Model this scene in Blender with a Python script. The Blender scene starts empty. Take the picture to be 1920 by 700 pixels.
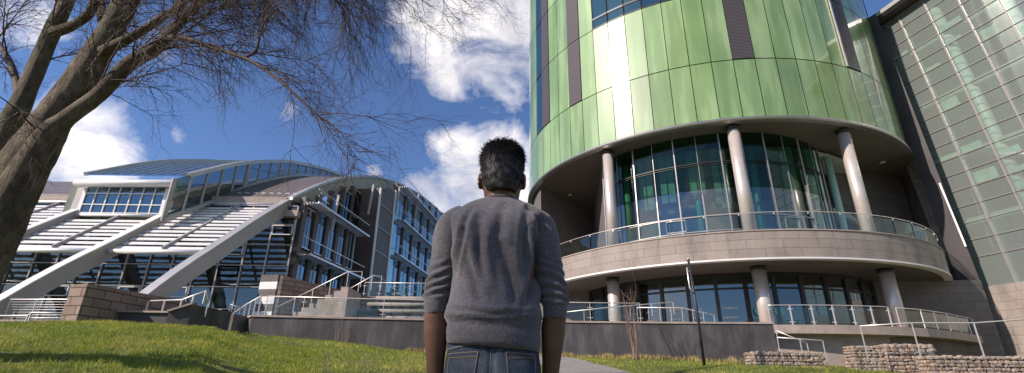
import bpy, bmesh, math, random
import numpy as np
from mathutils import Vector, Matrix, noise
from mathutils.bvhtree import BVHTree
R_ = math.radians
rng = random.Random(7)
scene = bpy.context.scene
col = scene.collection

# ------------------------------------------------------------------ camera (solved from the photograph)
FPX, PITCH, ROLL, CZ = 915.8, .3705, .0131, .9
_ct, _st = math.cos(PITCH), math.sin(PITCH)
FW = Vector((0, _ct, _st)); U0 = Vector((0, -_st, _ct)); R0 = Vector((1, 0, 0))
RT = R0*math.cos(ROLL) + U0*math.sin(ROLL); UP = -R0*math.sin(ROLL) + U0*math.cos(ROLL)
def ray(x, y): return FW*FPX + RT*(x-960) + UP*(350-y)
def at(x, y, Y):
    d = ray(x, y); return d*(Y/d.y) + Vector((0, 0, CZ))
def atz(x, y, z):
    d = ray(x, y); return d*((z-CZ)/d.z) + Vector((0, 0, CZ))
cd = bpy.data.cameras.new('camera'); cam = bpy.data.objects.new('camera', cd); col.objects.link(cam)
cd.sensor_width = 36; cd.lens = 36*FPX/1920; cd.clip_start = .05; cd.clip_end = 6000
cam.matrix_world = Matrix(((RT.x, UP.x, -FW.x, 0), (RT.y, UP.y, -FW.y, 0), (RT.z, UP.z, -FW.z, CZ), (0, 0, 0, 1)))
scene.camera = cam

# ------------------------------------------------------------------ object helpers
def tag(o, label=None, cat=None, group=None, kind=None):
    if label: o['label'] = label
    if cat: o['category'] = cat
    if group: o['group'] = group
    if kind: o['kind'] = kind
    return o
def empty(name, loc=(0, 0, 0), label=None, cat=None, group=None):
    o = bpy.data.objects.new(name, None); col.objects.link(o); o.location = loc
    o.empty_display_size = .2
    return tag(o, label, cat, group)
class MB:
    def __init__(s): s.v = []; s.f = []; s.uv = []; s.m = []; s.sm = []
    def face(s, pts, uv=None, m=0, sm=False):
        b = len(s.v); s.v += [tuple(p) for p in pts]; s.f.append(tuple(range(b, b+len(pts)))); s.uv.append(uv); s.m.append(m); s.sm.append(sm)
    def quad(s, a, b, c, d, m=0): s.face((a, b, c, d), None, m)
    def hexa(s, p, m=0):          # 8 points, bottom 4 then top 4
        b = len(s.v); s.v += [tuple(q) for q in p]
        for f in ((0, 3, 2, 1), (4, 5, 6, 7), (0, 1, 5, 4), (1, 2, 6, 5), (2, 3, 7, 6), (3, 0, 4, 7)):
            s.f.append(tuple(b+i for i in f)); s.uv.append(None); s.m.append(m); s.sm.append(False)
    def box(s, x0, x1, y0, y1, z0, z1, m=0):
        s.hexa([(x0, y0, z0), (x1, y0, z0), (x1, y1, z0), (x0, y1, z0), (x0, y0, z1), (x1, y0, z1), (x1, y1, z1), (x0, y1, z1)], m)
    def beam(s, p, q, w, h, up=(0, 0, 1), m=0):   # box between p and q; w across, h along up
        p = Vector(p); q = Vector(q); d = (q-p).normalized(); u = Vector(up); x = d.cross(u)
        if x.length < 1e-4: x = d.cross(Vector((1, 0, 0)))
        x.normalize(); u = x.cross(d).normalized(); x *= w/2; u *= h/2
        s.hexa([p-x-u, p+x-u, q+x-u, q-x-u, p-x+u, p+x+u, q+x+u, q-x+u], m)
    def wall(s, pts, t, z0, z1, m=0):  # extruded polyline, thickness t towards left normal
        for a, b in zip(pts[:-1], pts[1:]):
            a = Vector((a[0], a[1], 0)); b = Vector((b[0], b[1], 0)); d = (b-a).normalized(); n = Vector((-d.y, d.x, 0))*t
            Z0 = Vector((0, 0, z0)); Z1 = Vector((0, 0, z1))
            s.hexa([a+Z0, b+Z0, b+n+Z0, a+n+Z0, a+Z1, b+Z1, b+n+Z1, a+n+Z1], m)
    def tube(s, pts, r, n=8, cap=True, m=0, sm=True):
        P = [Vector(p) for p in pts]; N = len(P)
        rr = r if isinstance(r, (list, tuple)) else [r]*N
        b = len(s.v); T0 = (P[1]-P[0]).normalized(); a = T0.orthogonal().normalized()
        for i in range(N):
            T = (P[min(i+1, N-1)]-P[max(i-1, 0)]).normalized()
            a = (a-T*a.dot(T))
            a = a.normalized() if a.length > 1e-6 else T.orthogonal().normalized()
            c = T.cross(a)
            for k in range(n):
                t = 2*math.pi*k/n; s.v.append(tuple(P[i]+(a*math.cos(t)+c*math.sin(t))*rr[i]))
        for i in range(N-1):
            for k in range(n):
                k2 = (k+1) % n
                s.f.append((b+i*n+k, b+i*n+k2, b+(i+1)*n+k2, b+(i+1)*n+k)); s.uv.append(None); s.m.append(m); s.sm.append(sm)
        if cap:
            s.f.append(tuple(b+k for k in range(n))[::-1]); s.uv.append(None); s.m.append(m); s.sm.append(False)
            s.f.append(tuple(b+(N-1)*n+k for k in range(n))); s.uv.append(None); s.m.append(m); s.sm.append(False)
    def ring(s, c, prof, a0, a1, step=1.25, closed=False, m=0, sm=False, cap=False):
        n = max(1, int(round(abs(a1-a0)/step))); pr = list(prof) + ([prof[0]] if closed else [])
        cum = [0]
        for i in range(1, len(pr)): cum.append(cum[-1]+math.hypot(pr[i][0]-pr[i-1][0], pr[i][1]-pr[i-1][1]))
        RR = max(p[0] for p in pr)
        for k in range(n):
            A = R_(a0+(a1-a0)*k/n); B = R_(a0+(a1-a0)*(k+1)/n)
            for i in range(len(pr)-1):
                (r0, z0), (r1, z1) = pr[i], pr[i+1]
                s.face([(c[0]+r0*math.sin(A), c[1]-r0*math.cos(A), z0), (c[0]+r0*math.sin(B), c[1]-r0*math.cos(B), z0),
                        (c[0]+r1*math.sin(B), c[1]-r1*math.cos(B), z1), (c[0]+r1*math.sin(A), c[1]-r1*math.cos(A), z1)],
                       [(RR*A, cum[i]), (RR*B, cum[i]), (RR*B, cum[i+1]), (RR*A, cum[i+1])], m, sm)
        if cap and closed:
            for A in (R_(a0), R_(a1)):
                s.face([(c[0]+r*math.sin(A), c[1]-r*math.cos(A), z) for r, z in prof], None, m)
    def build(s, name, mats, parent=None, weld=False):
        me = bpy.data.meshes.new(name); me.from_pydata(s.v, [], s.f)
        if not isinstance(mats, (list, tuple)): mats = [mats]
        for x in mats: me.materials.append(x)
        uvl = me.uv_layers.new(name='UVMap'); V = s.v; out = []
        for f, uv in zip(s.f, s.uv):
            if uv: 
                for u in uv: out += [u[0], u[1]]
                continue
            p0, p1, p2 = (Vector(V[f[0]]), Vector(V[f[1]]), Vector(V[f[2]]))
            n = (p1-p0).cross(p2-p0)
            if n.length < 1e-12: n = Vector((0, 0, 1))
            n.normalize()
            if abs(n.z) > .75:
                for i in f: out += [V[i][0], V[i][1]]
            else:
                t = Vector((-n.y, n.x, 0)).normalized()
                for i in f: out += [V[i][0]*t.x+V[i][1]*t.y, V[i][2]]
        uvl.data.foreach_set('uv', out)
        me.polygons.foreach_set('material_index', s.m); me.polygons.foreach_set('use_smooth', s.sm)
        if weld:
            bm = bmesh.new(); bm.from_mesh(me); bmesh.ops.remove_doubles(bm, verts=bm.verts, dist=1e-4); bm.to_mesh(me); bm.free()
        me.update()
        o = bpy.data.objects.new(name, me); col.objects.link(o)
        if parent:
            o.parent = parent; o.matrix_parent_inverse = Matrix.Translation(parent_loc(parent)).inverted()
        return o
def parent_loc(p):
    return Vector(p.location)      # part meshes sit at the world origin, only the Empties carry a place
def P3(c, r, a, z): return Vector((c[0]+r*math.sin(R_(a)), c[1]-r*math.cos(R_(a)), z))

# ------------------------------------------------------------------ materials
class NT:
    def __init__(s, name):
        s.mat = bpy.data.materials.new(name); s.mat.use_nodes = True; s.t = s.mat.node_tree; s.n = s.t.nodes; s.l = s.t.links
        s.b = s.n['Principled BSDF']; s.out = s.n['Material Output']
    def new(s, typ, **k):
        n = s.n.new(typ)
        for a, b in k.items():
            if a.startswith('i_'):
                n.inputs[a[2:].replace('_', ' ')].default_value = b
            else: setattr(n, a, b)
        return n
    def link(s, a, b): s.l.new(a, b)
    def coord(s, kind='Object', scale=(1, 1, 1), rot=(0, 0, 0)):
        c = s.new('ShaderNodeTexCoord'); m = s.new('ShaderNodeMapping'); m.inputs['Scale'].default_value = scale; m.inputs['Rotation'].default_value = rot
        s.link(c.outputs[kind], m.inputs[0]); return m.outputs[0]
    def noise(s, vec, scale, detail=4, rough=.55):
        n = s.new('ShaderNodeTexNoise'); n.inputs['Scale'].default_value = scale; n.inputs['Detail'].default_value = detail; n.inputs['Roughness'].default_value = rough
        s.link(vec, n.inputs['Vector']); return n.outputs['Fac']
    def ramp(s, fac, stops):
        r = s.new('ShaderNodeValToRGB'); e = r.color_ramp.elements
        e[0].position, e[0].color = stops[0][0], (*stops[0][1], 1); e[1].position, e[1].color = stops[-1][0], (*stops[-1][1], 1)
        for p, c in stops[1:-1]:
            x = e.new(p); x.color = (*c, 1)
        s.link(fac, r.inputs[0]); return r.outputs[0]
    def bump(s, h, strength=.3, dist=.02):
        b = s.new('ShaderNodeBump'); b.inputs['Strength'].default_value = strength; b.inputs['Distance'].default_value = dist
        s.link(h, b.inputs['Height']); s.link(b.outputs[0], s.b.inputs['Normal']); return b
    def mix(s, a, b, fac, mode='MIX'):
        m = s.new('ShaderNodeMix', data_type='RGBA', blend_type=mode)
        for v, i in ((fac, 0), (a, 6), (b, 7)):
            if hasattr(v, 'links'): s.link(v, m.inputs[i])
            else: m.inputs[i].default_value = v if i == 0 else (*v, 1)
        return m.outputs[2]
    def base(s, c):
        if hasattr(c, 'links'): s.link(c, s.b.inputs['Base Color'])
        else: s.b.inputs['Base Color'].default_value = (*c, 1)
def sc(c, k): return tuple(min(1, x*k) for x in c)
def mat(name, c, rough=.6, metal=0, var=.15, scale=3, bump=0, bscale=None, stretch=(1, 1, 1), dist=.01, coat=0, kind='Object'):
    t = NT(name); v = t.coord(kind, stretch)
    f = t.noise(v, scale); t.base(t.ramp(f, [(.3, sc(c, 1-var)), (.7, sc(c, 1+var))]))
    t.b.inputs['Roughness'].default_value = rough; t.b.inputs['Metallic'].default_value = metal; t.b.inputs['Coat Weight'].default_value = coat
    if bump:
        t.bump(t.noise(t.coord(kind, stretch), bscale or scale*6, 6), bump, dist)
    return t.mat
def brick(name, c1, c2, mortar, bw, bh, rough=.75, ms=.012, stain=.25, bump=.4, off=.5):
    t = NT(name); v = t.coord('UV')
    b = t.new('ShaderNodeTexBrick', offset=off); b.inputs['Scale'].default_value = 1; b.inputs['Brick Width'].default_value = bw; b.inputs['Row Height'].default_value = bh
    b.inputs['Mortar Size'].default_value = ms; b.inputs['Mortar Smooth'].default_value = .3; b.inputs['Bias'].default_value = 0
    b.inputs['Color1'].default_value = (*c1, 1); b.inputs['Color2'].default_value = (*c2, 1); b.inputs['Mortar'].default_value = (*mortar, 1)
    t.link(v, b.inputs['Vector'])
    n = t.noise(t.coord('Object', (1, 1, .35)), .9, 6, .65)
    s_ = t.ramp(n, [(.25, (1-stain,)*3), (.5, (1, 1, 1)), (.8, (1+stain*.4,)*3)])
    n2 = t.noise(t.coord('Object'), 14, 5)
    c = t.mix(b.outputs['Color'], s_, 1., 'MULTIPLY')
    c = t.mix(c, t.ramp(n2, [(.3, (.86,)*3), (.7, (1.08,)*3)]), .8, 'MULTIPLY')
    t.base(c); t.b.inputs['Roughness'].default_value = rough
    inv = t.new('ShaderNodeMath', operation='MULTIPLY_ADD'); inv.inputs[1].default_value = -1.2; inv.inputs[2].default_value = 1; t.link(b.outputs['Fac'], inv.inputs[0])
    ad = t.new('ShaderNodeMath', operation='MULTIPLY_ADD'); ad.inputs[1].default_value = .25; t.link(n2, ad.inputs[0]); t.link(inv.outputs[0], ad.inputs[2])
    t.bump(ad.outputs[0], bump, .012); return t.mat
def glass(name, tint, refl=1.0, rough=.02, ior=1.5, gcol=(.9, .95, .93), wavy=0, basefac=.06, dirt=0.):
    t = NT(name); t.n.remove(t.b)
    tr = t.new('ShaderNodeBsdfTransparent'); tr.inputs[0].default_value = (*tint, 1)
    gl = t.new('ShaderNodeBsdfGlossy'); gl.inputs['Roughness'].default_value = rough; gl.inputs[0].default_value = (*gcol, 1)
    fr = t.new('ShaderNodeLayerWeight'); fr.inputs['Blend'].default_value = .5
    ml = t.new('ShaderNodeMath', operation='POWER'); ml.inputs[1].default_value = 3; t.link(fr.outputs['Facing'], ml.inputs[0])
    m2 = t.new('ShaderNodeMath', operation='MULTIPLY_ADD', use_clamp=True); m2.inputs[1].default_value = refl; m2.inputs[2].default_value = basefac; t.link(ml.outputs[0], m2.inputs[0])
    mx = t.new('ShaderNodeMixShader'); t.link(m2.outputs[0], mx.inputs[0]); t.link(tr.outputs[0], mx.inputs[1]); t.link(gl.outputs[0], mx.inputs[2])
    if wavy:
        b = t.new('ShaderNodeBump'); b.inputs['Strength'].default_value = wavy; b.inputs['Distance'].default_value = .05
        t.link(t.noise(t.coord('Object'), .8, 2), b.inputs['Height']); t.link(b.outputs[0], gl.inputs['Normal'])
    last = mx.outputs[0]
    if dirt:
        df = t.new('ShaderNodeBsdfDiffuse'); df.inputs[0].default_value = (.5, .55, .52, 1)
        m3 = t.new('ShaderNodeMixShader'); m3.inputs[0].default_value = dirt; t.link(last, m3.inputs[1]); t.link(df.outputs[0], m3.inputs[2]); last = m3.outputs[0]
    t.link(last, t.out.inputs[0]); return t.mat
M = {}
M['steel'] = mat('brushed_steel', (.50, .46, .45), .34, .85, .08, 4, .08, 60)
M['rail'] = mat('rail_steel', (.72, .67, .64), .38, .6, .05, 5)
M['trim'] = mat('trim_aluminium', (.42, .38, .37), .4, .6, .1, 2)
M['column'] = mat('column_paint', (.58, .51, .47), .33, .35, .08, 1.5, .03, 20, coat=.3)
M['dark'] = mat('dark_metal', (.035, .033, .035), .45, .3, .2, 3)
M['joint'] = mat('joint_backing', (.03, .045, .02), .7, 0, .2, 3)  # dark drum behind the panels, seen through the joint gaps
M['white'] = mat('white_metal', (.74, .71, .70), .42, .1, .06, 2, .05, 20)
M['rib'] = mat('rib_paint', (.40, .37, .355), .5, .05, .1, .7, .1, 12)
M['silver'] = mat('silver_roof_metal', (.50, .48, .47), .4, .5, .1, 1)
M['fin'] = mat('fin_cladding', (.055, .048, .052), .5, .2, .25, .5, .1, 8)
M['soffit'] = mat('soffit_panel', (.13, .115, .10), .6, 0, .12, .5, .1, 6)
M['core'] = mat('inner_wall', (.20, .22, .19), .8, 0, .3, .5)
M['ceil'] = mat('inner_ceiling', (.45, .50, .45), .8, 0, .15, .6)
M['innercol'] = mat('inner_column_or_streak', (.38, .62, .52), .45, 0, .1, 1)  # teal of the lighting on these columns, put into the base colour
M['blind'] = mat('window_blind', (.45, .55, .50), .8, 0, .2, 2)
M['coping'] = mat('coping_stone', (.36, .29, .25), .7, 0, .15, 2, .2, 30)
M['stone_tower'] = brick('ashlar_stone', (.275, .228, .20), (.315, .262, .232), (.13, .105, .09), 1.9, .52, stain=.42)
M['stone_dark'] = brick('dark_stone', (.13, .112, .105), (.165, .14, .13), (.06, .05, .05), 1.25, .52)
M['rustic'] = brick('rough_sandstone', (.22, .155, .12), (.31, .225, .18), (.09, .065, .05), .62, .27, .9, .018, .5, 1.0)
# stained charcoal render on the long retaining wall
def wallmat():
    t = NT('charcoal_render'); v = t.coord('Object', (1, 1, .25)); v2 = t.coord('Object')
    a = t.noise(v, 1.6, 7, .7); b = t.noise(v2, .5, 5, .6); c = t.noise(v2, 30, 4)
    base = t.ramp(a, [(.25, (.036, .033, .036)), (.5, (.068, .062, .065)), (.72, (.125, .115, .12))])
    base = t.mix(base, t.ramp(b, [(.3, (.6, .6, .6)), (.7, (1.35, 1.3, 1.3))]), .8, 'MULTIPLY')
    t.base(base); t.b.inputs['Roughness'].default_value = .75; t.bump(c, .25, .01); return t.mat
M['charcoal'] = wallmat()
def greenmat():
    t = NT('green_glass_cladding'); 
    at_ = t.new('ShaderNodeAttribute', attribute_name='tone')
    v = t.coord('Object', (.9, .9, .10)); n = t.noise(v, 1.3, 3, .5)
    n2 = t.noise(t.coord('Object', (.35, .35, .5)), .7, 4, .5)
    c = t.ramp(n, [(.34, (.175, .27, .08)), (.5, (.215, .32, .105)), (.57, (.275, .385, .15)), (.75, (.325, .43, .19))])
    c = t.mix(c, t.ramp(n2, [(.35, (.88, .90, .88)), (.7, (1.06, 1.06, 1.05))]), 1., 'MULTIPLY')
    c = t.mix(c, at_.outputs['Color'], 1., 'MULTIPLY')
    t.base(c); t.b.inputs['Roughness'].default_value = .38; t.b.inputs['Coat Weight'].default_value = 1; t.b.inputs['Coat Roughness'].default_value = .065
    t.b.inputs['Coat IOR'].default_value = 1.6
    return t.mat
M['green'] = greenmat()
def louvremat():
    t = NT('louvre_panel_metal'); v = t.coord('Object', (0, 0, 1)); w = t.new('ShaderNodeTexWave', bands_direction='Z'); w.inputs['Scale'].default_value = 2.6
    t.link(v, w.inputs[0]); t.base(t.ramp(w.outputs[1], [(.1, (.055, .045, .05)), (.8, (.125, .105, .11))]))
    t.b.inputs['Roughness'].default_value = .5; t.b.inputs['Metallic'].default_value = .3; t.bump(w.outputs[1], .6, .03); return t.mat
M['louvre'] = louvremat()
def roofmat():
    t = NT('standing_seam_roof'); v = t.coord('Object', (1, 0, 0)); w = t.new('ShaderNodeTexWave', bands_direction='X', wave_profile='SAW'); w.inputs['Scale'].default_value = .75
    t.link(v, w.inputs[0]); n = t.noise(t.coord('Object'), 1.2, 4)
    c = t.ramp(w.outputs[1], [(.05, (.06, .05, .047)), (.25, (.15, .125, .115)), (.9, (.19, .16, .15))])
    t.base(t.mix(c, t.ramp(n, [(.3, (.8,)*3), (.7, (1.15,)*3)]), 1., 'MULTIPLY')); t.b.inputs['Roughness'].default_value = .5; t.b.inputs['Metallic'].default_value = .3
    t.bump(w.outputs[1], .7, .05); return t.mat
M['roof'] = roofmat()
M['glass_in'] = glass('tinted_curtain_glass', (.22, .34, .30), .9, .015, gcol=(.8, .9, .92), wavy=.05, basefac=.17)
M['glass_up'] = glass('green_curtain_glass', (.22, .40, .31), .5, .02, gcol=(.6, .9, .78), wavy=.05, basefac=.05)  # upper panes: weaker reflection set in the material so they read darker
M['glass_teal'] = glass('teal_window_glass', (.25, .45, .42), .9, .02, gcol=(.6, .9, .88), basefac=.25)
M['glass_rail'] = glass('balustrade_glass', (.88, .93, .91), .6, .01, basefac=.035, dirt=.004)
M['glass_block'] = glass('pale_green_glass', (.55, .70, .64), .8, .07, gcol=(.9, 1, .95), wavy=.10, basefac=.20, dirt=.26)
M['glass_arch'] = glass('dark_glazing', (.16, .21, .21), .9, .02, gcol=(.75, .85, .9), wavy=.12, basefac=.13)
M['glass_blue'] = glass('blue_window_glass', (.10, .17, .20), .8, .03, gcol=(.55, .75, .85), wavy=.15, basefac=.24)
M['glass_roof'] = glass('roof_glass', (.08, .12, .16), .7, .1, gcol=(.55, .68, .85), basefac=.45)

# ------------------------------------------------------------------ world
SUN_AZ, SUN_EL = R_(-118), R_(34)
w = bpy.data.worlds.new('World'); scene.world = w; w.use_nodes = True
nt = w.node_tree; N = nt.nodes; L = nt.links; bg = N['Background']
sky = N.new('ShaderNodeTexSky'); sky.sky_type = 'NISHITA'; sky.sun_disc = False; sky.sun_elevation = SUN_EL; sky.sun_rotation = SUN_AZ; sky.altitude = 300; sky.air_density = 1.0; sky.dust_density = .3; sky.ozone_density = 3.5
tc = N.new('ShaderNodeTexCoord'); 
def wmath(op, *a, clamp=False):
    m = N.new('ShaderNodeMath'); m.operation = op; m.use_clamp = clamp
    for i, x in enumerate(a):
        if hasattr(x, 'links'): L.new(x, m.inputs[i])
        else: m.inputs[i].default_value = x
    return m.outputs[0]
def wnoise(scale, detail, rough, dist=0, loc=(0, 0, 0), sc3=(1, 1, 1)):
    mp = N.new('ShaderNodeMapping'); L.new(tc.outputs['Generated'], mp.inputs[0]); mp.inputs['Location'].default_value = loc; mp.inputs['Scale'].default_value = sc3
    n = N.new('ShaderNodeTexNoise'); n.inputs['Scale'].default_value = scale; n.inputs['Detail'].default_value = detail; n.inputs['Roughness'].default_value = rough; n.inputs['Distortion'].default_value = dist
    L.new(mp.outputs[0], n.inputs['Vector']); return n.outputs['Fac']
blobs = [(885, 30, .17, 1.9), (955, 80, .15, 1.7), (812, 15, .10, 1.6), (1000, 50, .14, 1.4), (845, 140, .08, 1.0), (915, 110, .10, .5), (880, 350, .13, 1.8), (960, 340, .14, 1.8), (825, 380, .10, 1.6), (970, 285, .05, .7),
         (828, 275, .055, 1.0), (130, 290, .14, 1.3), (200, 300, .10, 1.0), (70, 320, .12, 1.2), (330, 250, .06, .55), (545, 235, .07, .5), (700, 327, .03, .9), (620, 330, .03, .7), (30, 40, .14, .7), (240, 60, .10, .5)]
nrm = N.new('ShaderNodeVectorMath'); nrm.operation = 'NORMALIZE'; L.new(tc.outputs['Generated'], nrm.inputs[0])
acc = None
for (x, y, rad, k) in blobs:
    d = ray(x, y).normalized()
    dn = N.new('ShaderNodeVectorMath'); dn.operation = 'DISTANCE'; L.new(nrm.outputs[0], dn.inputs[0]); dn.inputs[1].default_value = d
    q = wmath('DIVIDE', dn.outputs['Value'], rad); q = wmath('SUBTRACT', 1.15, q, clamp=False); q = wmath('MULTIPLY', q, k, clamp=True)
    acc = q if acc is None else wmath('MAXIMUM', acc, q)
# the hemisphere behind the camera: broken cloud everywhere
sx = N.new('ShaderNodeSeparateXYZ'); L.new(nrm.outputs[0], sx.inputs[0])
back = wmath('MULTIPLY_ADD', sx.outputs[1], -2.2, -.15, clamp=True)
patch = wnoise(2.1, 3, .5, 0, (3, 1, 2)); patch = wmath('MULTIPLY_ADD', patch, 5, -1.85, clamp=True)
back = wmath('MULTIPLY', back, patch)
acc = wmath('MAXIMUM', acc, back)
fb = wnoise(7.5, 10, .60, .5, (.3, .2, .7), (1, 1, 1.5)); fine = wnoise(22, 8, .65, .3)
den = wmath('MULTIPLY_ADD', fb, 2.6, -1.62); den = wmath('ADD', den, wmath('MULTIPLY', fine, .55)); den = wmath('ADD', den, wmath('MULTIPLY', acc, 1.12)); den = wmath('SUBTRACT', den, .52)
den = wmath('MULTIPLY', den, 1.35, clamp=True); den = wmath('MULTIPLY', den, wmath('MULTIPLY', acc, 3, clamp=True))
shade = wnoise(5, 5, .6, 0, (0, 0, .12)); 
cr = N.new('ShaderNodeValToRGB'); cr.color_ramp.elements[0].position = .35; cr.color_ramp.elements[0].color = (5.6, 5.5, 6.1, 1); cr.color_ramp.elements[1].position = .62; cr.color_ramp.elements[1].color = (9.6, 9.2, 9.2, 1); L.new(shade, cr.inputs[0])
skt = N.new('ShaderNodeMix'); skt.data_type = 'RGBA'; skt.blend_type = 'MULTIPLY'; skt.inputs[0].default_value = 1; L.new(sky.outputs[0], skt.inputs[6]); skt.inputs[7].default_value = (.90, .98, 1.2, 1)
mxw = N.new('ShaderNodeMix'); mxw.data_type = 'RGBA'; L.new(den, mxw.inputs[0]); L.new(skt.outputs[2], mxw.inputs[6]); L.new(cr.outputs[0], mxw.inputs[7])
L.new(mxw.outputs[2], bg.inputs[0]); bg.inputs[1].default_value = .10
sl = bpy.data.lights.new('sun', 'SUN'); sl.energy = 5.0; sl.angle = R_(.53); sl.color = (1, .89, .78)
so = bpy.data.objects.new('sun', sl); col.objects.link(so)
sd = Vector((math.sin(SUN_AZ)*math.cos(SUN_EL), math.cos(SUN_AZ)*math.cos(SUN_EL), math.sin(SUN_EL)))
so.rotation_euler = sd.to_track_quat('Z', 'Y').to_euler(); so.location = sd*80
vs = scene.view_settings; vs.view_transform = 'Standard'; vs.look = 'None'; vs.gamma = 1; vs.exposure = .32; vs.use_curve_mapping = False

# ------------------------------------------------------------------ ground
CT = [(-180, 0, 20), (-100, 0.2, 18), (-70, 1.6, 15), (-45, 1.80, 15), (-38.5, 1.98, 15.3), (-30.7, 2.02, 16), (-26.6, 2.25, 22), (-20.3, 2.40, 26), (-9.5, 1.98, 26), (6, 1.88, 26), (17, 1.77, 27), (27, 1.75, 30), (34, 1.5, 30), (41, 1.15, 30), (60, 1.0, 30), (100, .2, 30), (180, 0, 20)]
def lerp_t(a):
    for (a0, z0, r0), (a1, z1, r1) in zip(CT[:-1], CT[1:]):
        if a <= a1:
            t = (a-a0)/(a1-a0); t = t*t*(3-2*t) if abs(z1-z0) > .3 else t
            return z0+(z1-z0)*t, r0+(r1-r0)*t
    return 0, 20
def gh(x, y):
    r = math.hypot(x, y); a = math.degrees(math.atan2(x, y)); zc, rc = lerp_t(a)
    t = min(1, max(0, (r-2.5)/(rc-2.5)))
    t = t + .05*math.sin(math.pi*t)
    b = .035*noise.noise(Vector((x*.35, y*.35, 0)))*min(1, r/8)
    return zc*t + b
def axis():
    a = [-3000, -1200, -500, -200, -100, -70, -50]; a += [-40+i*.5 for i in range(161)]; a += [50, 70, 100, 200, 500, 1200, 3000]; return a
xs = axis(); ys = axis(); gv = [(x, y, gh(x, y)) for y in ys for x in xs]; nx = len(xs)
me = bpy.data.meshes.new('ground'); me.from_pydata(gv, [], [(j*nx+i, j*nx+i+1, (j+1)*nx+i+1, (j+1)*nx+i) for j in range(len(ys)-1) for i in range(nx-1)])
me.polygons.foreach_set('use_smooth', [True]*len(me.polygons))
t = NT('lawn_soil'); v = t.coord('Object'); a = t.noise(v, .45, 6, .6); b = t.noise(v, 9, 6, .7)
c = t.ramp(a, [(.3, (.065, .085, .012)), (.5, (.105, .12, .018)), (.7, (.18, .17, .035))]); c = t.mix(c, t.ramp(b, [(.3, (.5, .55, .5)), (.7, (1.4, 1.35, 1.2))]), .9, 'MULTIPLY')
t.base(c); t.b.inputs['Roughness'].default_value = .95; t.bump(b, .8, .05); me.materials.append(t.mat)
ground = bpy.data.objects.new('ground', me); col.objects.link(ground); tag(ground, kind='structure')
# path
pr = [(6.2, -8), (5.6, 0), (4.6, 5), (3.9, 10), (3.35, 14.3), (3.12, 17.6), (2.9, 20.8), (2.55, 24.4)]
mb = MB()
def along(pl, step):
    out = []
    for (x0, y0), (x1, y1) in zip(pl[:-1], pl[1:]):
        n = max(1, int(math.hypot(x1-x0, y1-y0)/step))
        out += [(x0+(x1-x0)*k/n, y0+(y1-y0)*k/n) for k in range(n)]
    return out+[pl[-1]]
pp = along(pr, .5)
for (x0, y0), (x1, y1) in zip(pp[:-1], pp[1:]):
    for k in range(5):
        u0, u1 = -2.2+k*.44, -2.2+(k+1)*.44
        mb.face([(x0+u0, y0, gh(x0+u0, y0)+.03), (x0+u1, y0, gh(x0+u1, y0)+.03), (x1+u1, y1, gh(x1+u1, y1)+.03), (x1+u0, y1, gh(x1+u0, y1)+.03)], None, 0, True)
tag(mb.build('path', mat('path_paving', (.24, .215, .20), .85, 0, .18, 2.5, .3, 60)), kind='structure')
# grass blades
def grass(n, amin, amax, rmin, rmax, h, wd, seed):
    r = random.Random(seed); V = []; F = []
    ra = np.array([[r.random() for _ in range(7)] for _ in range(n)])
    A = np.radians(amin+(amax-amin)*ra[:, 0]); Rr = np.sqrt(rmin**2+(rmax**2-rmin**2)*ra[:, 1]); X = Rr*np.sin(A); Y = Rr*np.cos(A)
    k = 0
    for i in range(n):
        x, y = X[i], Y[i]
        if path_in(x, y) or y > 24.3: continue
        cl = noise.noise(Vector((x*1.5, y*1.5, 3)))
        c2 = noise.noise(Vector((x*6, y*4, 8)))
        if (cl < -.25 and ra[i, 6] > .4) or (c2 < -.12 and ra[i, 6] > .25): continue
        z = gh(x, y)-.005; hh = h*(.45+.9*ra[i, 2])*(1+.7*cl+.9*c2); a = ra[i, 3]*6.283; dx, dy = math.cos(a)*wd/2, math.sin(a)*wd/2; l = hh*.9*ra[i, 4]; b = ra[i, 5]*6.283
        V += [(x-dx, y-dy, z), (x+dx, y+dy, z), (x+math.cos(b)*l, y+math.sin(b)*l, z+hh)]; F.append((k, k+1, k+2)); k += 3
    return V, F
def path_in(x, y):
    for (x0, y0), (x1, y1) in zip(pr[:-1], pr[1:]):
        if y0 <= y <= y1:
            xr = x0+(x1-x0)*(y-y0)/(y1-y0); return xr-2.22 < x < xr+.02
    return False
GV = []; GF = []
for args in ((110000, -50, -20, 4.5, 17, .058, .010, 1), (42000, -32, 4, 7, 25, .065, .018, 2), (26000, 4, 50, 12.5, 29, .06, .025, 3)):
    V, F = grass(*args); o_ = len(GV); GV += V; GF += [(a+o_, b+o_, c+o_) for a, b, c in F]
me = bpy.data.meshes.new('grass'); me.from_pydata(GV, [], GF)
t = NT('grass_blade'); v = t.coord('Object'); a = t.noise(v, .5, 5, .6); b = t.noise(v, 6, 3)
c = t.ramp(a, [(.3, (.16, .215, .020)), (.5, (.26, .305, .034)), (.66, (.46, .41, .08))]); c = t.mix(c, t.ramp(b, [(.3, (.65, .7, .6)), (.7, (1.35, 1.3, 1.2))]), .9, 'MULTIPLY')
t.base(c); t.b.inputs['Roughness'].default_value = .6
tl = t.new('ShaderNodeBsdfTranslucent'); t.link(c, tl.inputs[0]); ms = t.new('ShaderNodeMixShader'); ms.inputs[0].default_value = .3; t.link(t.b.outputs[0], ms.inputs[1]); t.link(tl.outputs[0], ms.inputs[2]); t.link(ms.outputs[0], t.out.inputs[0])
me.materials.append(t.mat); go = bpy.data.objects.new('grass', me); col.objects.link(go); tag(go, 'short green lawn grass covering the sloping bank', 'grass', kind='stuff')
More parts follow.
